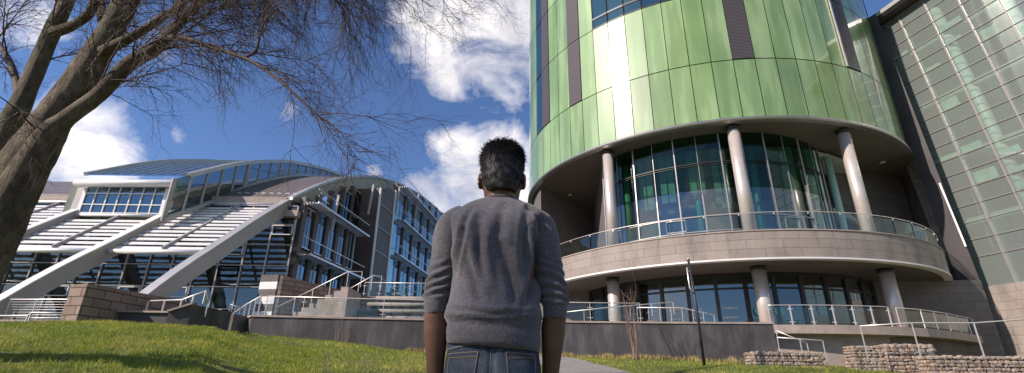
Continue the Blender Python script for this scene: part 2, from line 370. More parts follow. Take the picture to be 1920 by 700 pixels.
# ------------------------------------------------------------------ round tower
C1 = (17.87, 44.0); RD = 16.186; C2 = (16.91, 41.34); RB = 15.235
tw = empty('round_tower', (C1[0], C1[1], 0), 'tall round tower clad in green glass panels, raised on columns over a curved stone balcony', 'building')
ZR = [16.88, 21.36, 27.34, 33.3, 39.2, 45.1, 51]
mb = MB(); mb.ring(C1, [(RD-.09, 16.7), (RD-.09, 51)], -180, 180, 5); mb.build('backing_drum', M['joint'], tw)
LV = [-70, -55, -10, 20, 50, 80, -100]
WIN3 = [-45, -40, -35, -30, -25]
vr = random.Random(3)
for i in range(6):
    z0, z1 = ZR[i]+.035, ZR[i+1]-.035
    g = MB(); tones = []
    for k in range(72):
        a = -180+5*k
        louv = i >= 1 and a in LV and not (a == -100)
        teal = i >= 1 and a in (-75, 75)
        win = i >= 2 and (a in WIN3) and i % 2 == 0
        ja = .09
        rr = RD
        p = [P3(C1, rr, a+ja, z0), P3(C1, rr, a+5-ja, z0), P3(C1, rr, a+5-ja, z1), P3(C1, rr, a+ja, z1)]
        if louv:
            if abs(a) < 95:
                m_ = MB(); rr = RD+.05; q = [P3(C1, rr, a+ja, z0), P3(C1, rr, a+5-ja, z0), P3(C1, rr, a+5-ja, z1), P3(C1, rr, a+ja, z1)]
                qi = [P3(C1, rr-.12, a+ja, z0), P3(C1, rr-.12, a+5-ja, z0), P3(C1, rr-.12, a+5-ja, z1), P3(C1, rr-.12, a+ja, z1)]
                m_.hexa([q[0], q[1], qi[1], qi[0], q[3], q[2], qi[2], qi[3]])
                m_.build('louvre_panel', M['louvre'], tw)
        elif teal or win:
            m_ = MB(); m_.quad(*p); 
            fr = MB()
            for (u, v_) in ((0, 1), (1, 2), (2, 3), (3, 0)): fr.beam(p[u], p[v_], .07, .07)
            if win: 
                hh = z0+ (z1-z0)*.16; fr.beam(P3(C1, RD, a+ja, hh), P3(C1, RD, a+5-ja, hh), .08, .16)
                fr.beam(P3(C1, RD-.25, a+1, z1-2), P3(C1, RD-.25, a+4, z1-2), .05, 2.6)
            wo = fr.build('window', [M['dark']], tw); wo2 = m_.build('pane', M['glass_teal'], wo)
        else:
            g.face(p, None, 0); tn = vr.uniform(.88, 1.10)*(1.06 if i else .94)
            # random tone per panel, bluer on some, darker in the lowest row
            tones.append((tn*(1-.05*vr.random()), tn, tn*(1+.15*vr.random())))
    o = g.build('glass_cladding', M['green'], tw)
    att = o.data.attributes.new('tone', 'FLOAT_COLOR', 'FACE')
    for f_, c_ in enumerate(tones): att.data[f_].color = (*c_, 1)
mb = MB(); mb.ring(C1, [(RD-.3, 51), (RD-.3, 51.4), (RD-4, 51.5), (0.1, 51.6)], -180, 180, 5); mb.build('roof', M['silver'], tw)
mb = MB(); mb.ring(C1, [(RD-.25, 16.575), (RD+.10, 16.62), (RD+.16, 16.72), (RD+.12, 16.83), (RD-.25, 16.86)], -180, 180, 2.5, True, sm=False); mb.build('trim_band', M['steel'], tw)
# bright vertical edge fin
mb = MB(); mb.beam(P3(C1, RD+.09, 19.7, 21.4), P3(C1, RD+.09, 19.7, 51), .12, .10, (.3, -1, 0)); mb.build('edge_fin', M['steel'], tw)
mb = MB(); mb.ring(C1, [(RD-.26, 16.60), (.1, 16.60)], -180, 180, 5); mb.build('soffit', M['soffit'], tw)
# columns under the drum
for k, a in enumerate((-44.3, -12.0, 16.2)):
    m_ = MB(); b0 = P3(C1, 15.45, a, 8.2); m_.tube([b0, P3(C1, 15.45, a, 16.59)], .39, 28); cobj = m_.build('column', M['column'], tw)
    m_ = MB(); m_.tube([P3(C1, 15.45, a, 16.30), P3(C1, 15.45, a, 16.60)], .44, 28); m_.build('collar', M['dark'], cobj)
    m_ = MB(); m_.tube([P3(C1, 15.45, a, 9.25), P3(C1, 15.45, a, 9.29)], .398, 28); m_.build('band', M['steel'], cobj)
# recessed double-height glazing
def rin(a): return 14.7-1.35*((a+20)/32)**2 if a > -20 else 14.7-.7*((a+20)/32)**2
GA = [-50+5.8*k for k in range(15)]
TZ = [8.2, 9.75, 10.75, 12.6, 14.5, 16.6]
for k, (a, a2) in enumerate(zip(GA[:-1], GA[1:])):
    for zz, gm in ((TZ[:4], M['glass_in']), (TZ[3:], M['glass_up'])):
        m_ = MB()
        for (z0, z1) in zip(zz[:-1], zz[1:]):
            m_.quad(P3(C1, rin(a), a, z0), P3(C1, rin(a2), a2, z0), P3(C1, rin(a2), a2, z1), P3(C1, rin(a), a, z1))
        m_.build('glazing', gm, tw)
    
for k, a in enumerate(GA):
    m_ = MB(); r_ = rin(a)+.04; m_.beam(P3(C1, r_, a, 8.2), P3(C1, r_, a, 12.2 if k % 2 else 16.58), .075, .12, (math.sin(R_(a)), -math.cos(R_(a)), 0))
    if k % 2: m_.beam(P3(C1, r_, a, 12.2), P3(C1, r_, a, 16.58), .03, .06, (math.sin(R_(a)), -math.cos(R_(a)), 0))
    m_.build('mullion', M['trim'], tw)
for z in (9.75, 10.75, 14.5, 14.35):
    m_ = MB()
    for j, (a, a2) in enumerate(zip(GA[:-1], GA[1:])):
        if z < 11 and j > 9: continue
        m_.beam(P3(C1, rin(a)+.05, a, z), P3(C1, rin(a2)+.05, a2, z), .08, .055 if z != 14.35 else .03)
    m_.build('transom', M['trim'] if z < 12 else M['dark'], tw)
# opening vents in the glazing (white frames)
for a in (-28.3, 0.9):
    m_ = MB(); q = [P3(C1, rin(a)+.09, a-2.4, 9.85), P3(C1, rin(a)+.09, a+2.4, 9.85), P3(C1, rin(a)+.09, a+2.4, 10.62), P3(C1, rin(a)+.09, a-2.4, 10.62)]
    for u in range(4): m_.beam(q[u], q[(u+1) % 4], .06, .06)
    m_.build('opening_light', M['trim'], tw)
# flank walls either side of the recess
mb = MB(); 
mb.ring(C1, [(15.75, 8.2), (15.75, 16.6)], -160, -76.5, 2.5)
p, q = P3(C1, 15.75, -76.5, 0), Vector((8.0, 46.0, 0))
mb.quad((p.x, p.y, 8.2), (q.x, q.y, 8.2), (q.x, q.y, 16.6), (p.x, p.y, 16.6))
e_ = P3(C1, 14.0, -50.3, 0); mb.quad((e_.x, e_.y, 8.2), (q.x+.05, q.y, 8.2), (q.x+.05, q.y, 16.6), (e_.x, e_.y, 16.6))
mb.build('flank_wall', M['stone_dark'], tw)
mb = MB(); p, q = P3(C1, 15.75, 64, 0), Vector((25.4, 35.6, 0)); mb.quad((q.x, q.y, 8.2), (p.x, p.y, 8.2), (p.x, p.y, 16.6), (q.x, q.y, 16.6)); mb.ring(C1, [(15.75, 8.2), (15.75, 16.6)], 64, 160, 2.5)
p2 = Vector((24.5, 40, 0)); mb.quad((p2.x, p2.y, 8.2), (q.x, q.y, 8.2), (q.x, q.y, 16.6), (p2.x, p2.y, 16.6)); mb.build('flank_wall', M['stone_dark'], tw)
# interior of the tower: core, ceilings, slab, columns
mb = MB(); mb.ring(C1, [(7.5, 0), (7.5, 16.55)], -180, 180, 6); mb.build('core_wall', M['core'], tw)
mb = MB(); mb.ring(C1, [(7.5, 12.1), (11.9, 12.1), (11.9, 12.55), (7.5, 12.55)], -36, 60, 4, True); mb.build('mezzanine', M['ceil'], tw)
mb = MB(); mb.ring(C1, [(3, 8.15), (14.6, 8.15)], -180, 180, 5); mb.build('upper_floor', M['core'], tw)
mb = MB(); mb.ring(C1, [(7.5, 16.3), (12.8, 16.3)], -38, 60, 4); mb.build('inner_ceiling', M['ceil'], tw)
for a in (-46, -22, -4, 9, 26):
    m_ = MB(); m_.tube([P3(C1, 12.4, a, 8.2), P3(C1, 12.4, a, 16.5)], .24, 14); m_.build('inner_column_or_streak', M['innercol'], tw)
for a, h0 in ((-40, 13.6), (-33, 13.9), (-24, 14.2), (-17, 13.4), (4, 13.2), (13, 11.6)):
    m_ = MB()
    for j in range(2): m_.quad(P3(C1, 12.9, a+j*2.4, h0-1.3), P3(C1, 12.9, a+j*2.4+2.0, h0-1.3), P3(C1, 12.9, a+j*2.4+2.0, 16.3), P3(C1, 12.9, a+j*2.4, 16.3))
    m_.build('hanging_blind', M['blind'], tw)
M['lamp'] = NT('soffit_lamp').mat
t_ = M['lamp'].node_tree.nodes['Principled BSDF']; t_.inputs['Base Color'].default_value = (.7, .68, .6, 1)
for (x, y, z) in ((1069, 366, 16.56), (1655, 305, 16.56), (1288, 330, 16.25), (1524, 364, 14.0)):
    p = atz(x, y, z-.15) if z > 16.4 else atz(x, y, z)
    m_ = MB(); m_.tube([p, p+Vector((0, 0, .10))], [.2, .12], 12); m_.tube([p+Vector((0, 0, .1)), Vector((p.x, p.y, 16.3 if z < 16.4 else 16.6))], .03, 6); m_.build('downlight', M['lamp'], tw)
# balcony
mb = MB(); mb.ring(C2, [(RB, 7.16), (RB, 8.68)], -105, 82, 1.25); bal = mb.build('balcony', M['stone_tower'], tw)
mb = MB(); mb.ring(C2, [(RB-.35, 8.68), (RB+.05, 8.68), (RB+.05, 8.745), (RB-.35, 8.745)], -105, 82, 1.25, True); mb.build('coping', M['coping'], bal)
mb = MB(); mb.ring(C2, [(RB-.4, 7.06), (RB+.05, 7.06), (RB+.05, 7.155), (RB-.4, 7.155)], -105, 82, 1.25, True); mb.build('drip_edge', M['white'], bal)
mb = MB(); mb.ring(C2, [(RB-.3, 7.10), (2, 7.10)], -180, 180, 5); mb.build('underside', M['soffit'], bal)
mb = MB(); mb.ring(C2, [(RB-.3, 8.2), (RB-.3, 8.7)], -105, 82, 2.5); mb.ring(C2, [(RB-.3, 8.2), (2, 8.2)], -180, 180, 5); mb.build('deck', M['coping'], bal)
# balcony balustrade
def balustrade(c, r, a0, a1, zb, zt, step, posts, name='balustrade', toprail=True, pr_=.024):
    top = MB(); n = int((a1-a0)/1.25)
    top.tube([P3(c, r, a0+(a1-a0)*k/n, zt) for k in range(n+1)], pr_, 8)
    root = top.build(name, M['rail'], tw); n = int(round((a1-a0)/step))
    for k in range(n):
        a = a0+(a1-a0)*k/n; a2 = a0+(a1-a0)*(k+1)/n; am = (a+a2)/2; g = .22
        m_ = MB(); i0, i1 = r-.05, r-.035
        for (u, v_) in ((a+g, am), (am, a2-g)):
            m_.hexa([P3(c, i1, u, zb+.06), P3(c, i1, v_, zb+.06), P3(c, i0, v_, zb+.06), P3(c, i0, u, zb+.06), P3(c, i1, u, zt-.09), P3(c, i1, v_, zt-.09), P3(c, i0, v_, zt-.09), P3(c, i0, u, zt-.09)])
        m_.build('glass_panel', M['glass_rail'], root)
    for k in range(n+1):
        a = a0+(a1-a0)*k/n; m_ = MB()
        if posts: m_.beam(P3(c, r, a, zb), P3(c, r, a, zt), .055, .055, (math.sin(R_(a)), -math.cos(R_(a)), 0)); 
        else: m_.beam(P3(c, r, a, zt-.14), P3(c, r, a, zt), .06, .03, (math.sin(R_(a)), -math.cos(R_(a)), 0))
        if posts:
            for zz in (zb+.15, zt-.2):
                m_.beam(P3(c, r-.02, a-.5, zz), P3(c, r-.02, a+.5, zz), .04, .04)
        m_.build('post' if posts else 'clamp', M['rail'], root)
    return root
balustrade(C2, RB-.1, -100, 77.5, 8.70, 9.80, 7.1, False)
# ground storey under the balcony
for k, a in enumerate((-44.1, -12.1, 15.8)):
    m_ = MB(); m_.tube([P3(C1, 15.9, a, 3.0), P3(C1, 15.9, a, 7.11)], .40, 28); cobj = m_.build('column', M['column'], tw)
    m_ = MB(); m_.tube([P3(C1, 15.9, a, 6.86), P3(C1, 15.9, a, 7.105)], .43, 28); m_.build('collar', M['dark'], cobj)
RG = 11.3; ga = [-72+8.5*k for k in range(14)]
for k, (a, a2) in enumerate(zip(ga[:-1], ga[1:])):
    m_ = MB(); m_.quad(P3(C2, RG, a, 3.6), P3(C2, RG, a2, 3.6), P3(C2, RG, a2, 7.1), P3(C2, RG, a, 7.1)); m_.build('glazing', M['glass_in'], tw)
m_ = MB()
for k, a in enumerate(ga):
    m_ = MB(); m_.beam(P3(C2, RG+.05, a, 3.6), P3(C2, RG+.05, a, 7.1), .22, .14, (math.sin(R_(a)), -math.cos(R_(a)), 0)); m_.build('window_frame', M['dark'], tw)
for z in (6.98, 6.15, 3.7):
    m_ = MB()
    for (a, a2) in zip(ga[:-1], ga[1:]): m_.beam(P3(C2, RG+.04, a, z), P3(C2, RG+.04, a2, z), .1, .2 if z > 6.5 else .1)
    m_.build('transom', M['dark'], tw)
# frosted dots on the entrance glazing
m_ = MB()
for z in (4.9, 4.35):
    for a0_ in (-50, -44, -36, -30, -20):
        for j in range(8):
            a = a0_+j*.55; p0 = P3(C2, RG+.06, a, z); p1 = P3(C2, RG+.06, a+.28, z); m_.quad(p0, p1, p1+Vector((0, 0, .09)), p0+Vector((0, 0, .09)))
m_.build('frosted_marks', M['white'], tw)
M['disc'] = mat('cyan_sign', (.12, .5, .55), .5, 0, .05, 2)
for a in (-9.5, -3.8):
    m_ = MB(); p0 = P3(C2, RG+.08, a, 4.75); nrm_ = Vector((math.sin(R_(a)), -math.cos(R_(a)), 0)); m_.tube([p0, p0+nrm_*.02], .30, 20); m_.build('door_disc', M['disc'], tw)
mb = MB(); mb.ring(C2, [(10.6, 0), (10.6, 7.1)], 42, 180, 5); mb.ring(C2, [(10.9, 0), (10.9, 7.1)], -180, -72, 5); 
p = P3(C2, 10.9, -72, 0); q = P3(C2, 15.0, -88, 0); mb.quad((q.x, q.y, 2), (p.x, p.y, 2), (p.x, p.y, 7.1), (q.x, q.y, 7.1))
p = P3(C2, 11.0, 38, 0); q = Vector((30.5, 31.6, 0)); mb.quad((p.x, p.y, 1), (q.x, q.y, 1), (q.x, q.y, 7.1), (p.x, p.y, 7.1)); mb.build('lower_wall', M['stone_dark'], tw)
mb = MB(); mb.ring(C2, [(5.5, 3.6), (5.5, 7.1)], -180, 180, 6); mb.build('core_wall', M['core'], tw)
# terrace slab the tower stands on; east of the steps it runs straight to the neighbouring block
mb = MB(); mb.ring(C2, [(2, 3.6), (15.1, 3.6), (15.1, 3.16), (14.4, 3.10), (14.4, .4)], -75, 15, 2.5)
mb.build('terrace', [M['coping']], tw)
TE = [P3(C2, 15.1, 15, 0), Vector((22.6, 27.35, 0)), Vector((25.2, 28.75, 0)), Vector((28, 30.6, 0)), Vector((31.1, 33.0, 0))]
mb = MB(); back = [Vector((31.1, 41, 0)), Vector((18, 41, 0))]
top = [v+Vector((0, 0, 3.6)) for v in TE+back]; bot = [v+Vector((0, 0, 3.16)) for v in TE+back]
mb.face(top); 
for i in range(len(TE)-1): mb.quad(bot[i], bot[i+1], top[i+1], top[i])
mb.face(bot[::-1]); mb.build('terrace', [M['coping']], tw)
mb = MB(); ins = Vector((-.35, .6, 0))
for i in range(len(TE)-1): mb.quad(TE[i]+ins+Vector((0, 0, .3)), TE[i+1]+ins+Vector((0, 0, .3)), TE[i+1]+ins+Vector((0, 0, 3.15)), TE[i]+ins+Vector((0, 0, 3.15)))
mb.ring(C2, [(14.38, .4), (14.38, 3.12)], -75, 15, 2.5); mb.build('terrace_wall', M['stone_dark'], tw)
balustrade(C2, 14.98, -12, 13, 3.6, 4.62, 4.17, True)
up_ = Vector((0, 0, 1)); RL = [v+Vector((-.02, .1, 3.6)) for v in TE]
m_ = MB(); m_.tube([p+up_*1.0 for p in RL], .024, 8); rt = m_.build('balustrade', M['rail'], tw)
for a_, b_ in zip(RL[:-1], RL[1:]):
    n = max(1, int(round((b_-a_).length/1.5)))
    for k in range(n):
        p = a_+(b_-a_)*k/n; q = a_+(b_-a_)*(k+1)/n; m_ = MB(); m_.beam(p, p+up_, .05, .03, (b_-a_).normalized()); m_.build('post', M['rail'], rt)
        d_ = (q-p).normalized()*.1; w_ = Vector((-d_.y, d_.x, 0)).normalized()*.012; m_ = MB()
        m_.hexa([p+d_+up_*.08, q-d_+up_*.08, q-d_+up_*.08+w_, p+d_+up_*.08+w_, p+d_+up_*.9, q-d_+up_*.9, q-d_+up_*.9+w_, p+d_+up_*.9+w_]); m_.build('glass_panel', M['glass_rail'], rt)
# ------------------------------------------------------------------ glazed block on the right, with its dark corner fin
FP = Vector((31.27, 32.44, 0)); FD = Vector((.2474, -.9689, 0)); FN = Vector((-.9689, -.2474, 0))   # along facade, outward normal
blk = empty('glass_block', (31.27, 32.44, 0), 'pale green glazed office block with a square mullion grid and stone base', 'building')
def fpnt(t, z, o=0): return FP + FD*(t-.068*(z-6.76)) + FN*o + Vector((0, 0, z))
TB = [-1.7, -.06] + [1.90+1.95*k for k in range(0, 10)]
ZB = [6.76] + [8.75+1.177*k for k in range(0, 18)]; ZT = 28.85
for t0, t1 in zip(TB[:-1], TB[1:]):
    m_ = MB()
    for z0, z1 in zip(ZB[:-1], ZB[1:]): m_.quad(fpnt(t0, z0), fpnt(t1, z0), fpnt(t1, z1), fpnt(t0, z1))
    m_.build('glazing', M['glass_block'], blk)
M['mull'] = mat('pale_mullion', (.40, .335, .33), .4, .4, .06, 2)
for t in TB[1:]:
    m_ = MB(); m_.beam(fpnt(t, 6.76, .03), fpnt(t, ZT, .03), .06, .08, FN); m_.build('mullion', M['mull'], blk)
for z in ZB:
    m_ = MB(); m_.beam(fpnt(-1.7, z, .025), fpnt(TB[-1], z, .025), .08, .035); m_.build('transom', M['mull'], blk)
M['slab'] = mat('floor_slab', (.34, .38, .35), .8, 0, .12, 1)
for z in (6.4, 11.1, 15.8, 20.5, 25.2):
    m_ = MB(); m_.hexa([fpnt(-1.7, z, -.5), fpnt(19, z, -.5), fpnt(19, z, -7), fpnt(-1.7, z, -7), fpnt(-1.7, z+.42, -.5), fpnt(19, z+.42, -.5), fpnt(19, z+.42, -7), fpnt(-1.7, z+.42, -7)]); m_.build('floor_slab', M['slab'], blk)
m_ = MB(); m_.quad(fpnt(-1.7, 1, -7), fpnt(21, 1, -7), fpnt(21, 29, -7), fpnt(-1.7, 29, -7)); m_.quad(fpnt(-1.7, 1, -7), fpnt(-1.7, 1, 0), fpnt(-1.7, 28.9, 0), fpnt(-1.7, 28.9, -7)); m_.build('inner_wall', M['core'], blk)
M['streak'] = mat('glare_streak', (.80, .80, .78), .4, 0, .05, 1)  # white tubes added behind the glass to imitate bright glare streaks
for t in (1.55, 3.9, 7.7, 11.7):
    m_ = MB(); m_.tube([fpnt(t, 6.8, -.8), fpnt(t, 28.6, -.8)], .16 if t < 2 else .34, 16); m_.build('inner_column_or_streak', M['streak'], blk)
br_ = random.Random(5)
for k in range(40):
    t = br_.choice(TB[1:9])+.1; z = br_.choice(ZB[1:17]); h_ = br_.choice((.3, .5, .8)); w_ = br_.uniform(.8, 1.7); m_ = MB(); o_ = -.22-.01*k*.1
    m_.quad(fpnt(t, z+.15, o_), fpnt(t+w_, z+.15, o_), fpnt(t+w_, z+.15+h_, o_), fpnt(t, z+.15+h_, o_)); m_.build('window_blind', M['blind'], blk)
m_ = MB(); m_.hexa([fpnt(-1.8, 28.86, .9), fpnt(19, 28.86, .9), fpnt(19, 28.86, -8), fpnt(-1.8, 28.86, -8), fpnt(-1.8, 29.1, 1.1), fpnt(19, 29.1, 1.1), fpnt(19, 29.1, -8), fpnt(-1.8, 29.1, -8)]); m_.build('eave_soffit', M['fin'], blk)
m_ = MB(); m_.hexa([fpnt(-1.8, 29.103, 1.1), fpnt(19, 29.103, 1.1), fpnt(19, 29.103, -8), fpnt(-1.8, 29.103, -8), fpnt(-1.8, 29.45, 1.1), fpnt(19, 29.45, 1.1), fpnt(19, 29.6, -8), fpnt(-1.8, 29.6, -8)]); m_.build('roof', M['silver'], blk)
def bp(t, z, o=0): return FP + FD*t + FN*o + Vector((0, 0, z))
m_ = MB(); m_.hexa([bp(-.1, .2, .12), bp(22, .2, .12), bp(22, .2, -7), bp(-.1, .2, -7), bp(-.1, 6.73, .12), bp(22, 6.73, .12), bp(22, 6.73, -7), bp(-.1, 6.73, -7)]); m_.build('stone_base', M['stone_tower'], blk)
fin = MB()
def fpt(az, dist, z): a = R_(az); return Vector((dist*math.sin(a), dist*math.cos(a), z))
zb_, zt_ = 6.5, 29.1
L0, L1 = fpt(42.55, 44.2, zb_), fpt(41.60, 44.2, zt_); Rr0, Rr1 = fpt(43.95, 43.8, zb_), fpt(42.75, 43.8, zt_)
off = Vector((2.1, 1.8, 0)); off2 = Vector((.6, 1.4, 0))
fin.hexa([L0, Rr0, Rr0+off2, L0+off, L1, Rr1, Rr1+off2, L1+off]); fo = fin.build('corner_fin', M['fin'], blk)
ed = MB(); ed.beam(fpt(43.75, 43.7, 9.3), fpt(43.40, 43.7, 13.9), .10, .10, (-.7, -.7, 0)); ed.build('lit_edge', M['white'], fo)  # lit stretch of the fin's edge, put in as a white bar
# glazed link between tower and block
m_ = MB(); a = (33.3, 39.5); b = (30.9, 34.2)
m_.quad((a[0], a[1], .5), (b[0], b[1], .5), (b[0], b[1], 17), (a[0], a[1], 17)); m_.build('link_wall', M['stone_dark'], blk)
m_ = MB(); m_.quad((a[0], a[1], 17), (b[0], b[1], 17), (b[0], b[1], 27.5), (a[0], a[1], 29)); m_.build('link_glazing', M['glass_teal'], blk)
m_ = MB()
for k in range(10): z = 17+1.18*k; m_.beam((a[0]-.05, a[1], z), (b[0]-.05, b[1], z), .08, .08)
m_.build('link_frame', M['trim'], blk)

# ------------------------------------------------------------------ arched building on the left
ab = empty('arched_building', (-20, 34, 2), 'low building with a curved metal roof on slanting pale ribs, white louvres and glazed walls', 'building')
AD = Vector((.1305, .9914, 0)); AN = Vector((.9914, -.1305, 0))
PF = [(-3.2, 1.2), (-1.5, 2.7), (0, 4.25), (.75, 4.95), (2.1, 6.25), (4.1, 7.85), (5.6, 9.2), (7.8, 11.05), (9.95, 12.7), (12.4, 14.5), (15.5, 16.4), (19.2, 18.35), (23.9, 20.2), (29.8, 21.9), (37.6, 23.4), (45, 24.2), (52, 24.6), (60, 24.2), (70, 22.3), (82, 18)]
def pz(s, pf=PF):
    for (s0, z0), (s1, z1) in zip(pf[:-1], pf[1:]):
        if s <= s1: return z0+(z1-z0)*(s-s0)/(s1-s0)
    return pf[-1][1]
def smooth_profile(pf, s0, s1, step):
    out = []; n = int((s1-s0)/step)
    for k in range(n+1):
        s = s0+(s1-s0)*k/n; z = sum(pz(s+d, pf)*w_ for d, w_ in ((-1.2, .2), (-.6, .2), (0, .2), (.6, .2), (1.2, .2))); out.append((s, z))
    return out
RIBX = [-17.71, -24.2, -30.7, -37.3, -43.8]
def rp(F, s, z, o=0): return Vector((F, 24, 0)) + AD*s + AN*o + Vector((0, 0, z))
def ribstrip(name, F, s0, s1, depth, wd, m, parent, step=1.0, dz=0, inset=0):
    sp = smooth_profile(PF, s0, s1, step); m_ = MB()
    for (a, za), (b, zb) in zip(sp[:-1], sp[1:]):
        da = depth(a) if callable(depth) else depth; db = depth(b) if callable(depth) else depth
        za += dz; zb += dz
        m_.hexa([rp(F, a, za-da, -wd+inset), rp(F, b, zb-db, -wd+inset), rp(F, b, zb-db, inset), rp(F, a, za-da, inset), rp(F, a, za, -wd+inset), rp(F, b, zb, -wd+inset), rp(F, b, zb, inset), rp(F, a, za, inset)])
    return m_.build(name, m, parent)
for F in RIBX:
    s1 = 10.2 if F != RIBX[0] else 82
    r_ = ribstrip('roof_arch' if F == RIBX[0] else 'rib', F, -2.4, s1, (lambda s: 1.2), .42, M['rib'], ab)
    ribstrip('top_flange', F, -2.4, s1, .09, .60, M['white'] if F != RIBX[0] else M['silver'], r_, dz=.09, inset=.08)  # flange lighter than the rib: its sunlit top put into the colour
# soffit lip of the big arch, pale silver edge
ribstrip('gutter_tube', RIBX[0], 10, 82, .22, .25, M['silver'], ab, dz=.28, inset=.30)
# louvred sunshades between the ribs
LB = [(1, 0, 4.3, 10.0), (2, 1, 4.3, 7.8), (3, 2, 4.3, 9.9), (4, 3, 4.3, 9.9)]
for (ia, ib, s0, s1) in LB:
    Fa, Fb = RIBX[ia]+.12, RIBX[ib]-.45
    sh = MB()
    def lp(F, s, dz=0, o=0): return rp(F, s, pz(s)-.45+dz, o)
    sh.tube([lp(Fa, s0-.1, -.05), lp(Fb, s0-.1, -.05)], .15, 12); root = sh.build('sunshade', M['white'], ab)
    n = int((s1-s0)/.43)
    for k in range(n):
        s = s0+.12+(s1-s0-.2)*k/n; m_ = MB()
        A = lp(Fa, s); B = lp(Fb, s); A2 = lp(Fa, s+.18, .0); B2 = lp(Fb, s+.18, .0); d = Vector((0, 0, -.05))
        m_.hexa([A+d, B+d, B2+d, A2+d, A, B, B2, A2]); m_.build('slat', M['white'], root)
    for fr in (.5,):
        m_ = MB(); Fm = Fa+(Fb-Fa)*fr; m_.beam(lp(Fm, s0, .12), lp(Fm, s1, .12), .12, .16); m_.build('strut', M['rib'], root)
    m_ = MB(); m_.tube([lp(Fa, s1+.1, .1), lp(Fb, s1+.1, .1)], .11, 10); m_.build('top_tube', M['white'], root)
# eaves and the metal roofs
def roofbay(Fa, Fb, s0, s1, dz, name='roof', m=None, k=1.0, base=12.7):
    sp = smooth_profile(PF, s0, s1, 1.0); m_ = MB()
    f = lambda z: base+(z-base)*k+dz
    for (a, za), (b, zb) in zip(sp[:-1], sp[1:]):
        m_.hexa([rp(Fa, a, f(za)-.15), rp(Fb, a, f(za)-.15), rp(Fb, b, f(zb)-.15), rp(Fa, b, f(zb)-.15), rp(Fa, a, f(za)), rp(Fb, a, f(za)), rp(Fb, b, f(zb)), rp(Fa, b, f(zb))])
    return m_.build(name, m or M['roof'], ab)
roofbay(-23.3, -17.75, 10.6, 82, .04)
roofbay(-60, -30.6, 10.6, 82, .0, k=.86)
for (Fa, Fb) in ((-23.9, -17.9), (-60, -30.9)):
    m_ = MB(); a = rp(Fa, 10.3, 12.72); b = rp(Fb, 10.3, 12.72); m_.beam(a, b, .55, .36); m_.beam(a+Vector((0, -.2, .25)), b+Vector((0, -.2, .25)), .12, .10); m_.build('eave', M['coping'], ab)
    m_ = MB(); m_.beam(a+Vector((0, .45, -.5)), b+Vector((0, .45, -.5)), .3, .6); m_.build('fascia', M['dark'], ab)
for k in range(8):
    m_ = MB(); p = rp(-22.6+k*.62, 11.4, 13.75); m_.beam(p, p+Vector((.3, 0, .0)), .08, .16); m_.build('snow_guard', M['silver'], ab)
# raised glazed monitor
TP = [(5.6, 12.4), (8.6, 14.35), (11.5, 16.25), (13.8, 17.5), (18.1, 19.45), (23.7, 21.2), (28.4, 22.25), (36, 23.6), (50, 24.9), (82, 20)]
BP = [(5.6, 9.5), (10.7, 13.05), (14.3, 15.8), (17, 17.3), (20.1, 18.9), (26, 20.95), (36, 23.3), (50, 24.6)]
FM, FM2 = -23.4, -30.6
sp = smooth_profile(TP, 7.5, 60, 1.0)
m_ = MB()
for (a, za), (b, zb) in zip(sp[:-1], sp[1:]):
    m_.hexa([rp(FM2, a, za-.1), rp(FM-.3, a, za-.1), rp(FM-.3, b, zb-.1), rp(FM2, b, zb-.1), rp(FM2, a, za), rp(FM-.3, a, za), rp(FM-.3, b, zb), rp(FM2, b, zb)])
m_.build('glass_roof', M['glass_roof'], ab)
for k in range(1, 9):
    m_ = MB(); F = FM2+(FM-FM2)*k/9
    for (a, za), (b, zb) in zip(sp[:-1], sp[1:]): m_.beam(rp(F, a, za+.03), rp(F, b, zb+.03), .05, .06)
    m_.build('roof_bar', M['silver'], ab)
mg = MB()
for (a, za), (b, zb) in zip(sp[:-1], sp[1:]): mg.beam(rp(FM, a, za), rp(FM, b, zb), .34, .30)
mg.build('monitor_arch', M['silver'], ab)
mg = MB()
for (a, za), (b, zb) in zip(sp[:-1], sp[1:]): mg.beam(rp(FM2, a, za), rp(FM2, b, zb), .3, .25)
mg.build('monitor_arch', M['silver'], ab)
ss = [6.4+1.35*k for k in range(26)]
for a, b in zip(ss[:-1], ss[1:]):
    m_ = MB(); m_.quad(rp(FM, a, pz(a, BP)-.1), rp(FM, b, pz(b, BP)-.1), rp(FM, b, pz(b, TP)), rp(FM, a, pz(a, TP))); m_.build('clerestory_pane', M['glass_arch'], ab)
    m_ = MB(); big = abs((a-6.4) % (1.35*5)) < .01; m_.beam(rp(FM, a, pz(a, BP)-.1, .03), rp(FM, a, pz(a, TP), .03), .14 if not big else .4, .09); m_.build('clerestory_post', M['rib'], ab)
mg = MB()
for a, b in zip(ss[:-1], ss[1:]): mg.beam(rp(FM, a, pz(a, BP)+.02, .12), rp(FM, b, pz(b, BP)+.02, .12), .35, .22)
mg.build('flashing', M['silver'], ab)
# dormer window with its rolled white eave
DX0, DX1, DY = -29.6, -23.95, 31.9
m_ = MB(); m_.tube([(-30.1, DY-.5, 12.92), (-30.0, DY-.5, 12.92), (-23.15, DY-.5, 13.0), (-23.05, DY-.5, 13.0)], [.16, .26, .26, .16], 16); dorm = m_.build('rolled_eave', M['white'], ab)
m_ = MB(); m_.quad((DX0, DY, 10.7), (DX1, DY, 10.7), (DX1, DY, 12.9), (DX0, DY, 12.9)); m_.build('dormer_pane', M['glass_blue'], ab)
for k in range(8):
    x = DX0+(DX1-DX0)*k/7; m_ = MB(); m_.beam((x, DY-.05, 10.7), (x, DY-.05, 12.8), .07 if 0 < k < 7 else .22, .08, (0, -1, 0)); m_.build('glazing_bar', M['white'], ab)
for z in (10.95, 11.55, 12.35):
    m_ = MB(); m_.beam((DX0, DY-.06, z), (DX1, DY-.06, z), .07, .06); m_.build('glazing_bar', M['white'], ab)
